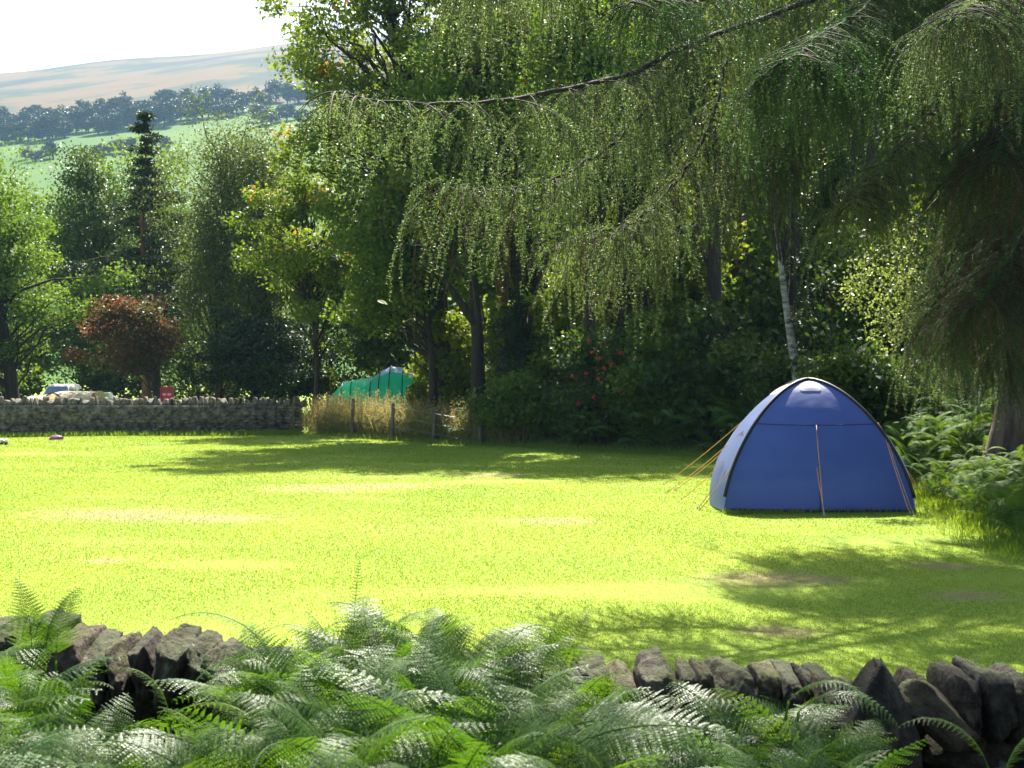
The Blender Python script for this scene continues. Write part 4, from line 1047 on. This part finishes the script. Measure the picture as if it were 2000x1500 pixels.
# ------------------------------------------------------------------ grass
def grass():
    def blades(n, y0, y1, margin=0.1):
        q = rng.random(n); yy = (y0 ** 0.6 + q * (y1 ** 0.6 - y0 ** 0.6)) ** (1 / 0.6)
        half = 0.36 * yy * (1 + margin) + 2.2
        xx = rng.uniform(-1, 1, n) * half
        keep = xx < edge(yy) + rng.normal(size=n) * 0.25
        keep &= yy < 47.4
        xx, yy = xx[keep], yy[keep]
        # patchy: thin out where the turf is worn
        pn = np.array([mnoise.noise(Vector((a * 0.35, b * 0.75, 3.3))) for a, b in zip(xx, yy)])
        wv = np.zeros(len(xx))
        for (wx, wy, wr) in WORN:
            wv = np.maximum(wv, np.clip(1.4 - np.hypot((xx - wx) / wr, (yy - wy) / (wr * 0.8)) + rng.normal(size=len(xx)) * 0.2, 0, 1))
        pn = np.maximum(pn, 0.15 + wv * 0.38)
        k2 = rng.random(len(xx)) < np.clip(1.1 - np.clip(pn - 0.15, 0, 1) * 2.2, 0.12, 1)
        xx, yy, pn = xx[k2], yy[k2], pn[k2]
        z = height(xx, yy) - 0.004
        c = np.stack([xx, yy, z], -1)
        d = rng.normal(size=c.shape) * 0.8; d[:, 2] = 1.0
        hh = (0.024 + 0.00022 * yy) * rng.uniform(0.5, 1.3, len(c)) * (1 + 0.5 * np.clip(-pn, 0, 1))
        return c, d, hh, 0.00088 * yy ** 0.84
    acc = Acc()
    for n in (860000,):
        c, d, hh, wid = blades(n, 5.2, 48)
        V, Q = leaves(c, d, rdir(len(c)), hh, wid, 0.06)
        r = np.clip(0.38 + rng.normal(size=len(c)) * 0.20 + np.array([0.55 * mnoise.noise(Vector((a * 0.5, b * 0.5, 9.0))) for a, b in c[:, :2]]), 0, 0.93)
        r[rng.random(len(c)) < 0.035] = 1.0
        acc.add(V, Q, np.repeat(r, 4))
    # longer tufts against the walls, the tent and the bank
    for n, fn, h in ((9000, lambda: (rng.uniform(-18.5, -7, 9000), 47.2 - np.abs(rng.normal(size=9000)) * 0.35), 0.17),
                     (7000, lambda: (lambda y: (edge(y) + rng.normal(size=7000) * 0.3, y))(rng.uniform(28, 47, 7000)), 0.16),
                     (6000, lambda: (lambda y: (edge(y) + rng.normal(size=6000) * 0.35, y))(rng.uniform(15, 26, 6000)), 0.14),
                     (1300, lambda: (rng.uniform(3.2, 6.1, 1300), 21.5 - np.abs(rng.normal(size=1300)) * 0.10), 0.085)):
        xx, yy = fn(); c = np.stack([xx, yy, height(xx, yy)], -1)
        d = rng.normal(size=c.shape) * 0.4; d[:, 2] = 1
        V, Q = leaves(c, d, rdir(n), h * rng.uniform(0.4, 1.3, n), 0.016 if h > 0.1 else 0.011, 0.06)
        acc.add(V, Q, np.repeat(rng.uniform(0, 0.5, n), 4))
    o = acc.obj('grass', M['grass'])
    tag(o, 'short mown lime green grass covering the field', 'grass', kind='stuff')
    # tall dry grass along the fence
    acc = Acc()
    n = 3000
    yy = rng.uniform(39.5, 48.5, n); xx = edge(yy) + np.abs(rng.normal(size=n)) * 0.55 + rng.uniform(-0.1, 0.25, n)
    yy[:260] = rng.uniform(46.8, 48.8, 260); xx[:260] = rng.uniform(-7.3, -6.2, 260)
    k = rng.random(n) < np.interp(xx, [-8, -5, -2, 1, 3], [1, 1, 0.8, 0.35, 0.1]); xx, yy = xx[k], yy[k]
    hh = rng.uniform(0.5, 1.35, len(xx)) * np.interp(xx, [-8, -3, 0, 2], [1.05, 1.0, 0.8, 0.6])
    c = np.stack([xx, yy, height(xx, yy) - 0.02], -1)
    d = rng.normal(size=c.shape) * 0.22; d[:, 2] = 1
    V, Q = leaves(c, d, rdir(len(c)), hh, 0.017, 0.02); acc.add(V, Q, np.repeat(rng.uniform(0.05, 1, len(c)), 4))
    tips = c + unit(d) * (hh * 0.86)[:, None]
    for q in range(7):
        sel = rng.random(len(c)) < 0.55
        cc = tips[sel] + rng.normal(size=(sel.sum(), 3)) * [0.02, 0.02, 0.07]
        dd = rdir(len(cc), 1.2)
        V, Q = leaves(cc, dd, rdir(len(cc)), 0.07, 0.022, 0.02); acc.add(V, Q, np.repeat(rng.uniform(0.3, 0.95, len(cc)), 4))
    for q in range(6000):
        pass
    n2 = 9000
    yy = rng.uniform(40, 48.3, n2); xx = edge(yy) + np.abs(rng.normal(size=n2)) * 0.6; c = np.stack([xx, yy, height(xx, yy) + rng.uniform(0, 0.75, n2) ** 1.3], -1)
    V, Q = leaves(c, rdir(n2, 0.3), rdir(n2, 1), 0.14, 0.05, 0.1); acc.add(V, Q, np.repeat(rng.uniform(0, 0.55, n2), 4))
    o = acc.obj('dry_grass', M['straw'])
    tag(o, 'tall straw coloured grass and weeds along the wire fence', 'grass', kind='stuff')
grass()

# ------------------------------------------------------------------ blue dome tent
def dome_tent():
    A, B, H = 1.42, 1.30, 1.98
    rz = -R(5)
    fx, fy = 4.63, 21.45
    cx, cy = fx + math.sin(R(5)) * B, fy + math.cos(R(5)) * B
    t = empty('dome_tent', (cx, cy, float(height(cx, cy))), 'blue dome tent with black poles and orange guy lines', 'tent', None, rz)
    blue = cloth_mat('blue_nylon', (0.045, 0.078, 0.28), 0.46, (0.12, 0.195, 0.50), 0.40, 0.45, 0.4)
    pale = cloth_mat('painted_sun_nylon', (0.24, 0.30, 0.52), 0.55, (0.62, 0.68, 0.92), 0.4, 0.5, 0.1)  # same nylon with the sun on the side panels put into its colour
    black = plain('pole_sleeve', (0.012, 0.012, 0.018), 0.5)
    white = cloth_mat('vent_sun_white', (0.86, 0.86, 0.88), 0.55, (0.95, 0.95, 0.95))  # white includes the blown-out sunlight on the vents
    seamm = plain('seam_tape', (0.02, 0.022, 0.09), 0.6)
    orange = plain('guy_cord', (0.70, 0.34, 0.12), 0.6)
    grey = plain('zip_flap', (0.35, 0.33, 0.45), 0.6)
    s_of = lambda z: (1 - np.clip(z, 0, 1) ** 1.5) ** 0.59
    lev = np.concatenate([np.linspace(0, 0.8, 30), np.linspace(0.83, 1.0, 12)])
    def surf(ang_pair, zeta, u, off=0.0, side=0.10):
        """point on the panel between two corner directions; u 0..1 across"""
        (ax, ay), (bx, by) = ang_pair
        s = s_of(zeta)
        pa = np.array([ax * A * s, ay * B * s]); pb_ = np.array([bx * A * s, by * B * s])
        p = pa + (pb_ - pa) * u
        mid = (pa + pb_) / 2; nrm = mid / (np.linalg.norm(mid) + 1e-6)
        bul = side * math.sin(math.pi * u) * s * math.sin(math.pi * min(1, zeta * 0.9 + 0.05)) + off
        if ax == bx: bul = 0.26 * math.sin(math.pi * u) ** 0.8 * s ** 0.6 * (1 - 0.4 * zeta) * min(1.0, 0.55 + 1.3 * zeta) + off
        # fabric sags a little under the poles
        return np.array([p[0] + nrm[0] * bul, p[1] + nrm[1] * bul, H * zeta - 0.012 * math.sin(math.pi * u) * s])
    corners = [(-1, -1), (1, -1), (1, 1), (-1, 1)]
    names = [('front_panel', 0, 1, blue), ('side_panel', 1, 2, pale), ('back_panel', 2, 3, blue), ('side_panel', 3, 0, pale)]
    nu = 28
    for nm, i, j, mt in names:
        V = []; Q = []
        for z in lev[:-1]:
            for k in range(nu + 1):
                p = surf((corners[i], corners[j]), z, k / nu)
                p += (0.010 * mnoise.noise(Vector((p[0] * 6 + p[2] * 4, p[1] * 6, p[2] * 2.2))) + 0.012 * mnoise.noise(Vector((p[0] * 1.7, p[1] * 1.7, p[2] * 5.5)))) * min(1, s_of(z) * 2) * np.array([0.3 * np.sign(p[0]) if nm == 'side_panel' else 0, -1.0 if nm == 'front_panel' else 0.2, 0]) * (1 if 0 < k < nu else 0)
                p += 0.008 * np.array([mnoise.noise(Vector((p[0] * 2.5, p[1] * 2.5, p[2] * 2.5 + 7))), mnoise.noise(Vector((p[0] * 2.5 + 4, p[1] * 2.5, p[2] * 2.5))), 0]) * (1 if 0 < k < nu else 0)
                V.append(p)
        n = len(lev) - 1
        for a in range(n - 1):
            for k in range(nu):
                q = a * (nu + 1) + k; Q.append([q, q + 1, q + nu + 2, q + nu + 1])
        # close the crown
        top0 = len(V)
        z = lev[-2]
        V.append(np.array([0, 0, H * 0.999]))
        for k in range(0, nu, 2):
            q = (n - 1) * (nu + 1) + k; Q.append([q, q + 1, q + 2, top0])
        o = mesh_obj(nm, np.array(V), np.array(Q), mt, t)
        if nm == 'side_panel': o['label'] = 'side panel with sunlight painted in as paler blue' 
    # poles: two arches crossing at the crown
    for a, b in ((0, 2), (1, 3)):
        pts = []
        for z in np.concatenate([np.linspace(0.10, 0.8, 16), np.linspace(0.84, 0.995, 10)]):
            s = s_of(z); pts.append([corners[a][0] * A * s, corners[a][1] * B * s, H * z])
        back = [[-p[0] , -p[1], p[2]] for p in pts[::-1]]
        pts = np.array(pts + [[0, 0, H * 1.0]] + back); pts[:, :2] *= 1.012; pts[:, 2] += 0.014
        V, Q = tube(pts, 0.026, 8); mesh_obj('pole', V, Q, black, t)
    # front seam and the zipped door line
    F_ = (corners[0], corners[1])
    pts = [surf(F_, 0.66 - 0.006 * math.sin(math.pi * u) , u, 0.012) for u in np.linspace(0.01, 0.99, 20)]
    V, Q = tube(pts, 0.0075, 6); mesh_obj('seam', V, Q, seamm, t)
    pts = [surf(F_, z, 0.505, 0.012) for z in np.linspace(0.02, 0.655, 14)]
    V, Q = tube(pts, 0.009, 6); mesh_obj('zip', V, Q, seamm, t)
    pts = [surf(F_, 0.012, u, 0.012) for u in np.linspace(0.0, 1, 20)]
    V, Q = tube(pts, 0.022, 6); mesh_obj('hem', V, Q, seamm, t)
    # vents: little hooded half moons under the crown, sun glare put into their white
    for pair, u0, u1, za, zb_ in ((F_, 0.27, 0.69, 0.912, 0.975), ((corners[3], corners[0]), 0.2, 0.85, 0.88, 0.965)):
        V = []; Q = []
        for ii, zz in enumerate(np.linspace(za, zb_, 6)):
            for jj, u in enumerate(np.linspace(u0, u1, 9)):
                e = math.sin(math.pi * ii / 5) * math.sin(math.pi * jj / 8)
                shr = 1 - 0.25 * (ii == 0)
                V.append(surf(pair, zz, 0.5 * (u0 + u1) + (u - 0.5 * (u0 + u1)) * shr, 0.012 + 0.012 * e) + np.array([0, 0, 0.006 + 0.006 * e]))
        for ii in range(5):
            for jj in range(8):
                q = ii * 9 + jj; Q.append([q, q + 1, q + 10, q + 9])
        mesh_obj('vent', np.array(V), np.array(Q), white, t)
    # guy lines, given by their ends in the tent's own space
    c_, s__ = math.cos(-rz), math.sin(-rz)
    base = np.array([cx, cy, float(height(cx, cy))])
    def loc(p):
        d = np.asarray(p) - base
        return np.array([d[0] * c_ - d[1] * s__, d[0] * s__ + d[1] * c_, d[2]])
    def guy(a, b, r=0.0065):
        a = np.asarray(a, float)
        pts = np.array([a + (b - a) * f + np.array([0, 0, -0.03 * math.sin(math.pi * f)]) for f in np.linspace(0, 1, 8)])
        V, Q = tube(pts, r, 5); mesh_obj('guy_line', V, Q, orange, t)
        V, Q = tube([b + [0, 0, 0.05], b + [0.01, 0.01, -0.08]], 0.008, 6); mesh_obj('peg', V, Q, grey, t)
    def gp(px, Yd):                    # a peg on the grass
        x = X(px, Yd); return loc([x, Yd, float(height(x, Yd))])
    LS = (corners[3], corners[0]); RS = (corners[1], corners[2])
    guy(surf(LS, 0.70, 0.02, 0.02), gp(1296, 26.4))
    guy(surf(LS, 0.60, 0.86, 0.02), gp(1305, 25.0))
    guy(surf(LS, 0.58, 0.9, 0.02), gp(1318, 25.2))
    guy(surf(LS, 0.36, 0.78, 0.02), gp(1330, 23.6))
    guy(surf(LS, 0.52, 1.0, 0.02), gp(1362, 22.2))
    guy(surf(F_, 0.40, 0.0, 0.02), gp(1366, 22.0))
    guy(surf(F_, 0.655, 0.505, 0.02), gp(1609, 20.95))
    guy(surf(F_, 0.34, 0.49, 0.02), gp(1611, 20.92))
    guy(surf(F_, 0.55, 1.0, 0.02), gp(1778, 20.95))
    guy(surf(F_, 0.52, 1.0, 0.025), gp(1784, 21.0))
    guy(surf(RS, 0.66, 0.45, 0.03), gp(1812, 23.3))
    guy(surf(RS, 0.46, 0.5, 0.03), gp(1806, 22.9))
dome_tent()

# ------------------------------------------------------------------ the campsite beyond
def tunnel_tent():
    Y = 54.0
    org = np.array([X(745, Y), Y, 0.0])
    t = empty('tunnel_tent', tuple(org), 'bright green tunnel tent with a pale blue roof behind the fence', 'tent')
    green = cloth_mat('green_nylon', (0.05, 0.58, 0.37), 0.72, (0.10, 1.0, 0.66), 0.45, 0.3)
    blue = cloth_mat('pale_blue_nylon', (0.42, 0.54, 0.76), 0.45, (0.6, 0.7, 0.92))
    dark = plain('tent_hoop', (0.01, 0.06, 0.05), 0.5)
    xs = [X(p, Y) - org[0] for p in (645, 672, 690, 728, 745, 765, 790, 820, 850, 868)]
    hs = [1.15, 1.72, 1.80, 1.90, 2.12, 2.33, 2.26, 1.95, 1.65, 1.1]
    wsd = [0.5, 1.25, 1.3, 1.4, 1.5, 1.5, 1.45, 1.3, 1.1, 0.5]
    xs = np.interp(np.linspace(0, 9, 46), np.arange(10), xs); hs = np.interp(np.linspace(0, 9, 46), np.arange(10), hs); wsd = np.interp(np.linspace(0, 9, 46), np.arange(10), wsd)
    m = 20; th = np.linspace(0, np.pi, m + 1)
    V = np.array([[x, -w * math.copysign(abs(math.cos(a)) ** 0.7, math.cos(a)), h * math.sin(a) ** 0.8] for x, h, w in zip(xs, hs, wsd) for a in th])
    Q, idx = [], []
    for i in range(45):
        for k in range(m):
            q = i * (m + 1) + k; Q.append([q, q + 1, q + m + 2, q + m + 1])
            roof = 19 < i < 34 and 7 <= k < 13
            idx.append(1 if roof else 0)
    Q = np.array(Q); idx = np.array(idx)
    for nm, mt, kk in (('flysheet', green, 0), ('roof_panel', blue, 1)):
        used, inv = np.unique(Q[idx == kk], return_inverse=True)
        mesh_obj(nm, V[used], inv.reshape(-1, 4), mt, t)
    for i in (5, 10, 15, 20, 25, 30, 36):
        pts = V[i * (m + 1):(i + 1) * (m + 1)].copy(); pts[:, 2] *= 1.006; pts[:, 1] *= 1.006
        a, q = tube(pts, 0.022, 6); mesh_obj('hoop', a, q, dark, t)
tunnel_tent()

def beige_tent():
    Y = 60.0
    org = np.array([X(135, Y), Y, 0.0])
    t = empty('canvas_tent', tuple(org), 'low cream canvas tent with an arched brown edged door behind the far wall', 'tent')
    cream = cloth_mat('cream_canvas', (0.62, 0.55, 0.42), 0.35, (0.75, 0.66, 0.5))
    brown = plain('door_piping', (0.07, 0.05, 0.04), 0.7)
    tan = cloth_mat('tan_canvas', (0.52, 0.36, 0.22), 0.4, (0.7, 0.5, 0.3))
    oran = cloth_mat('orange_canvas', (0.65, 0.35, 0.10), 0.4, (0.8, 0.45, 0.15))
    pxs = [56, 62, 75, 88, 98, 108, 118, 130, 140, 150, 170, 185, 196, 200]
    rows = [777, 773, 774, 771, 769, 766.5, 764.5, 763.5, 764, 764, 764.5, 764.5, 763, 776]
    xs = np.interp(np.linspace(0, 13, 53), np.arange(14), [X(p, Y) - org[0] for p in pxs]); hs = np.interp(np.linspace(0, 13, 53), np.arange(14), [Z(r, Y) for r in rows])
    m = 18; th = np.linspace(0, np.pi, m + 1)
    V = np.array([[x, -1.25 * math.copysign(abs(math.cos(a)) ** 0.8, math.cos(a)), h * math.sin(a) ** 0.9] for x, h in zip(xs, hs) for a in th])
    Q = [[i * (m + 1) + k, i * (m + 1) + k + 1, (i + 1) * (m + 1) + k + 1, (i + 1) * (m + 1) + k] for i in range(52) for k in range(m)]
    mesh_obj('flysheet', V, Q, cream, t)
    pts = []
    for f in np.linspace(0, np.pi, 20):
        pts.append([X(122, Y) - org[0] + math.cos(f) * 0.47, -1.28, 0.02 + 1.22 * math.sin(f) ** 0.6])
    a, q = tube(pts, 0.028, 6); mesh_obj('door_edge', a, q, brown, t)
    V = np.array([[p[0], -1.262, z * p[2]] for p in pts for z in (0.0, 0.5, 0.98)])
    Q = [[i * 3 + k, i * 3 + k + 1, i * 3 + k + 4, i * 3 + k + 3] for i in range(19) for k in range(2)]
    mesh_obj('door', V, Q, tan, t)
    V = np.array([[X(188, Y) - org[0], -1.15, 0.7], [X(203, Y) - org[0], -1.15, 0.6], [X(199, Y) - org[0], -1.0, 1.26], [X(194, Y) - org[0], -1.0, 1.26]])
    V2 = V + [0, 0.05, 0]
    mesh_obj('end_flap', np.vstack([V, V2]), [[0, 1, 2, 3], [7, 6, 5, 4], [0, 4, 5, 1], [1, 5, 6, 2], [2, 6, 7, 3], [3, 7, 4, 0]], oran, t)
    # small pale tent at its right
    Y2 = 61.5
    o2 = np.array([X(210, Y2), Y2, 0.0])
    t2 = empty('ridge_tent', tuple(o2), 'small pale green tent end beside the cream canvas tent', 'tent')
    pg = cloth_mat('pale_green_nylon', (0.55, 0.66, 0.60), 0.4)
    V = np.array([[-0.45, -1, 0], [0.42, -1, 0], [-0.20, -0.9, 1.22], [-0.05, -0.9, 1.20], [-0.45, 1, 0], [0.42, 1, 0], [-0.20, 0.9, 1.22], [-0.05, 0.9, 1.20]])
    mesh_obj('flysheet', V, [[0, 1, 3, 2], [5, 4, 6, 7], [0, 2, 6, 4], [1, 5, 7, 3], [2, 3, 7, 6]], pg, t2, smooth=False)
    a, q = tube([[-0.13, -1.0, 0], [-0.13, -0.93, 1.24]], 0.015, 6); mesh_obj('pole', a, q, brown, t2)
beige_tent()

def white_car():
    Y = 74.0
    org = np.array([X(131, Y), Y, 0.0])
    t = empty('parked_car', tuple(org), 'white car whose cabin shows above the cream canvas tent', 'car')
    paint = plain('white_paint', (0.78, 0.78, 0.80), 0.25, 0.5)
    glass = plain('car_glass', (0.20, 0.24, 0.36), 0.08, 0.8)
    rub = plain('tyre_rubber', (0.02, 0.02, 0.02), 0.8)
    lamp = plain('lamp_glass', (0.6, 0.08, 0.06), 0.2, 0.6)
    def loft(sec, name, mat):
        """sec: list of (y, [(x,z)...]) closed rings"""
        V = np.array([[x, y, z] for y, ring in sec for x, z in ring]); n = len(sec[0][1])
        Q = [[i * n + k, i * n + (k + 1) % n, (i + 1) * n + (k + 1) % n, (i + 1) * n + k] for i in range(len(sec) - 1) for k in range(n)]
        for base in (0, (len(sec) - 1) * n):
            for k in range(0, n // 2 - 1):
                Q.append([base + k, base + k + 1, base + n - 2 - k, base + n - 1 - k])
        return mesh_obj(name, V, Q, mat, t)
    def ring(w, zb, zt, r=0.12):
        return [(-w, zb), (-w, zt - r), (-w + r * 0.3, zt - r * 0.3), (-w + r, zt), (w - r, zt), (w - r * 0.3, zt - r * 0.3), (w, zt - r), (w, zb)]
    loft([(-2.0, ring(0.7, 0.35, 0.75)), (-1.85, ring(0.8, 0.25, 0.9)), (-1.0, ring(0.83, 0.22, 0.95)), (1.2, ring(0.83, 0.22, 0.95)), (1.95, ring(0.78, 0.25, 0.85)), (2.05, ring(0.7, 0.35, 0.75))], 'body', paint)
    def cab(wb, wt, zb, zt): return [(-wb, zb), (-wb + (wb - wt) * 0.8, zt - 0.10), (-wt + 0.02, zt - 0.03), (-wt + 0.1, zt), (wt - 0.1, zt), (wt - 0.02, zt - 0.03), (wb - (wb - wt) * 0.8, zt - 0.10), (wb, zb)]
    loft([(-1.75, cab(0.74, 0.5, 0.88, 0.95)), (-1.45, cab(0.74, 0.52, 0.88, 1.44)), (-0.6, cab(0.76, 0.56, 0.88, 1.5)), (0.3, cab(0.76, 0.56, 0.88, 1.48)), (1.0, cab(0.74, 0.5, 0.88, 0.95))], 'cabin', paint)
    V = np.array([[-0.60, -1.735, 1.0], [0.60, -1.735, 1.0], [0.50, -1.50, 1.38], [-0.50, -1.50, 1.38]]); V = np.vstack([V, V + [0, 0.03, 0]])
    mesh_obj('rear_window', V, [[0, 1, 2, 3], [7, 6, 5, 4], [0, 4, 5, 1], [1, 5, 6, 2], [2, 6, 7, 3], [3, 7, 4, 0]], glass, t, smooth=False)
    for sx in (-1, 1):
        for sy in (-1.25, 1.25):
            a = np.linspace(0, 2 * np.pi, 20)
            V, Q = tube([[sx * 0.66, sy, 0.31], [sx * 0.70, sy, 0.31], [sx * 0.80, sy, 0.31], [sx * 0.84, sy, 0.31]], [0.25, 0.31, 0.31, 0.25], 20); mesh_obj('wheel', V, Q, rub, t)
        V, Q = stone((0.2, 0.06, 0.14), 5, 4, 0.02, 5); mesh_obj('tail_light', V + [sx * 0.62, -1.99, 0.68], Q, lamp, t)
white_car()

def red_sign():
    Y = 49.5
    x = X(326, Y); org = np.array([x, Y, 0.0])
    t = empty('fire_point', tuple(org), 'small red fire point board with two white marks above the far wall', 'sign')
    red = plain('red_paint', (0.34, 0.02, 0.05), 0.45)
    pink = plain('faded_mark', (0.62, 0.36, 0.40), 0.6)
    wood = plain('post_wood', (0.12, 0.09, 0.06), 0.8)
    zt, zb = Z(756, Y), Z(800, Y)
    V, Q = box([0, 0.06, zt / 2 - 0.1], [0.09, 0.08, zt]); mesh_obj('post', V, Q, wood, t, smooth=False)
    V, Q = box([0, 0, (zt + zb) / 2], [0.40, 0.03, zt - zb]); mesh_obj('board', V, Q, red, t, smooth=False)
    acc = Acc()
    for c, s in (([0, -0.02, zt - 0.01], [0.44, 0.09, 0.04]), ([-0.21, -0.02, (zt + zb) / 2], [0.03, 0.09, zt - zb]), ([0.21, -0.02, (zt + zb) / 2], [0.03, 0.09, zt - zb]), ([0, -0.03, zt - 0.17], [0.36, 0.05, 0.05])):
        V, Q = box(c, s); acc.add(V, Q)
    acc.obj('frame', red, t, smooth=False)
    for sx in (-1, 1):
        V, Q = box([sx * 0.085, -0.02, zt - 0.255], [0.12, 0.012, 0.075]); mesh_obj('mark', V, Q, pink, t, smooth=False)
red_sign()

def fence():
    pts = [(688, 45.3, 778), (766, 43.6, 787), (848, 42.0, 800), (938, 40.4, 815)]
    org = np.array([X(688, 45.3), 45.3, 0.0])
    t = empty('wire_fence', tuple(org), 'weathered post and wire fence standing in the tall dry grass', 'fence')
    wood = noise_mat('weathered_post', [(0.3, (0.07, 0.055, 0.045)), (0.7, (0.20, 0.17, 0.14))], scale=8, stretch=(1, 1, 0.2))
    wire = plain('fence_wire', (0.25, 0.25, 0.25), 0.5, 0.5, 0.7)
    tops = []
    for px, Y, py in pts:
        x = X(px, Y); g = float(height(x, Y)); zt = Z(py, Y)
        V, Q = tube([[x, Y, g - 0.2], [x + 0.01, Y, g + 0.5], [x + 0.03, Y, zt - 0.04], [x + 0.03, Y, zt]], [0.06, 0.058, 0.055, 0.036], 8)
        mesh_obj('post', V - org, Q, wood, t); tops.append(np.array([x + 0.02, Y - 0.08, zt]))
    for dz in (0.12, 0.42, 0.72):
        p = np.array([q - [0, 0, dz] for q in tops])
        V, Q = tube(p - org, 0.006, 4); mesh_obj('wire', V, Q, wire, t)
fence()

def small_things():
    # a pair of pale shoes on the grass at the left edge
    lea = plain('pale_leather', (0.72, 0.70, 0.66), 0.5); sole = plain('dark_sole', (0.05, 0.04, 0.035), 0.8)
    for k, px in enumerate((4, 12.5)):
        Y = 41.0; x = X(px, Y)
        s = empty('shoe', (x, Y, float(height(x, Y)) + 0.02), ('white shoe at the very left edge of the grass', 'white shoe lying just right of its partner on the grass')[k], 'shoe', 'pair of shoes left on the grass', R(80 + 20 * k))
        V, Q = stone((0.28, 0.10, 0.10), 30 + k, 8, 0.03, 2.6); V[:, 2] += np.where(V[:, 0] < -0.02, 0.03, 0) ; mesh_obj('upper', V + [0, 0, 0.085], Q, lea, s)
        V, Q = stone((0.29, 0.105, 0.05), 40 + k, 6, 0.02, 4); mesh_obj('sole', V + [0, 0, 0.025], Q, sole, s)
    # crumpled purple cloth under the far wall
    Y = 44.6; x = X(110, Y)
    V, Q = stone((0.42, 0.3, 0.16), 61, 14, 0.30, 2.4); V[:, 2] = np.where(V[:, 2] < -0.04, -0.04, V[:, 2])
    o = mesh_obj('cloth', V, Q, cloth_mat('purple_cloth', (0.30, 0.10, 0.24), 0.2)); o.location = (x, Y, float(height(x, Y)) + 0.045)
    tag(o, 'crumpled purple cloth lying in the grass below the far wall', 'cloth')
    # one withered leaf caught in the light in front of the dark wood
    Y = 16.0
    V = []
    for i, u in enumerate(np.linspace(0, 1, 9)):
        w = 0.026 * math.sin(math.pi * min(1, u * 0.92 + 0.06)) ** 0.8
        for v in (-1, 0, 1): V.append([u * 0.12, v * w, 0.012 * math.sin(u * 3) + 0.008 * abs(v)])
    Q = [[i * 3 + k, i * 3 + k + 1, i * 3 + k + 4, i * 3 + k + 3] for i in range(8) for k in range(2)]
    o = mesh_obj('dead_leaf', np.array(V), Q, cloth_mat('pale_leaf', (0.60, 0.50, 0.44), 0.5, (0.8, 0.68, 0.6)))
    o.location = tuple(P(737, 588, Y)); o.rotation_euler = (R(40), R(22), R(-10))
    tag(o, 'single pale withered leaf falling in front of the dark trees', 'leaf')
small_things()

# a bright birch branch hanging beside the larch
def birch_spray():
    t = empty('birch_tree', (X(1880, 27), 27, float(height(X(1880, 27), 27))), 'birch with one bright sunlit spray hanging beside the larch trunk', 'tree')
    org = np.array(t.location)
    acc = Acc()
    tp = smooth_path([org + [0, 0, -0.1], org + [0.1, 0, 3.5], org + [-0.1, 0.1, 7], org + [0.2, 0, 11]], 20)
    V, Q = tube(tp - org, np.linspace(0.14, 0.04, 20), 9); acc.add(V, Q)
    lac = Acc(); cs = []; sp = []
    for ctrl in ([P(1880, 330, 27), P(1800, 420, 25), P(1720, 490, 23.6), P(1680, 540, 23.2), P(1668, 590, 23)], [P(1800, 420, 25), P(1750, 520, 24), P(1720, 600, 23.6), P(1725, 660, 23.5)], [P(1800, 420, 25), P(1770, 540, 24.3), P(1765, 640, 24)]):
        p = smooth_path(ctrl, 14); V, Q = tube(p - org, np.linspace(0.016, 0.004, 14), 5, cap=False); acc.add(V, Q, 0.5, 1)
        for q in p[4:]: cs.append(q - org); sp.append(0.24)
    for z in (10, 11, 10.5):
        for k in range(5):
            a = rng.uniform(0, 6.28); cs.append([math.cos(a) * 1.4, math.sin(a) * 1.4, z + rng.normal() * 0.4]); sp.append(0.8)
            V, Q = tube(branch_path([0, 0, z - 1], cs[-1], 0.05, 0.1, 5), np.linspace(0.02, 0.006, 5), 4, cap=False); acc.add(V, Q, 0.5, 1)
    acc.obj('trunk', [M['bark'], M['twig']], t)
    leaf_cloud(lac, np.array(cs), np.array(sp), 75, 0.055, 0.045, 0.4, 0.4, 1.2)
    lac.obj('crown', leaf_mat('sprig_leaf', [(0.0, (0.12, 0.16, 0.05)), (1.0, (0.26, 0.29, 0.12))], trans=0.5, tint=(1.25, 1.3, 0.6), spec=0.3), t)
birch_spray()

# ------------------------------------------------------------------ haze
def haze():
    m, nt, out = new_mat('haze')
    pv = N(nt, 'ShaderNodeVolumePrincipled')
    pv.inputs['Color'].default_value = (0.42, 0.67, 1.0, 1)
    pv.inputs['Density'].default_value = 0.00017
    pv.inputs['Anisotropy'].default_value = 0.0
    nt.links.new(pv.outputs[0], out.inputs['Volume'])
    V, Q = box([0, 1260, 210], [3600, 2800, 450])
    o = mesh_obj('haze', V, Q, m, smooth=False)
    tag(o, 'thin blue haze over the valley', 'haze', kind='stuff')
haze()
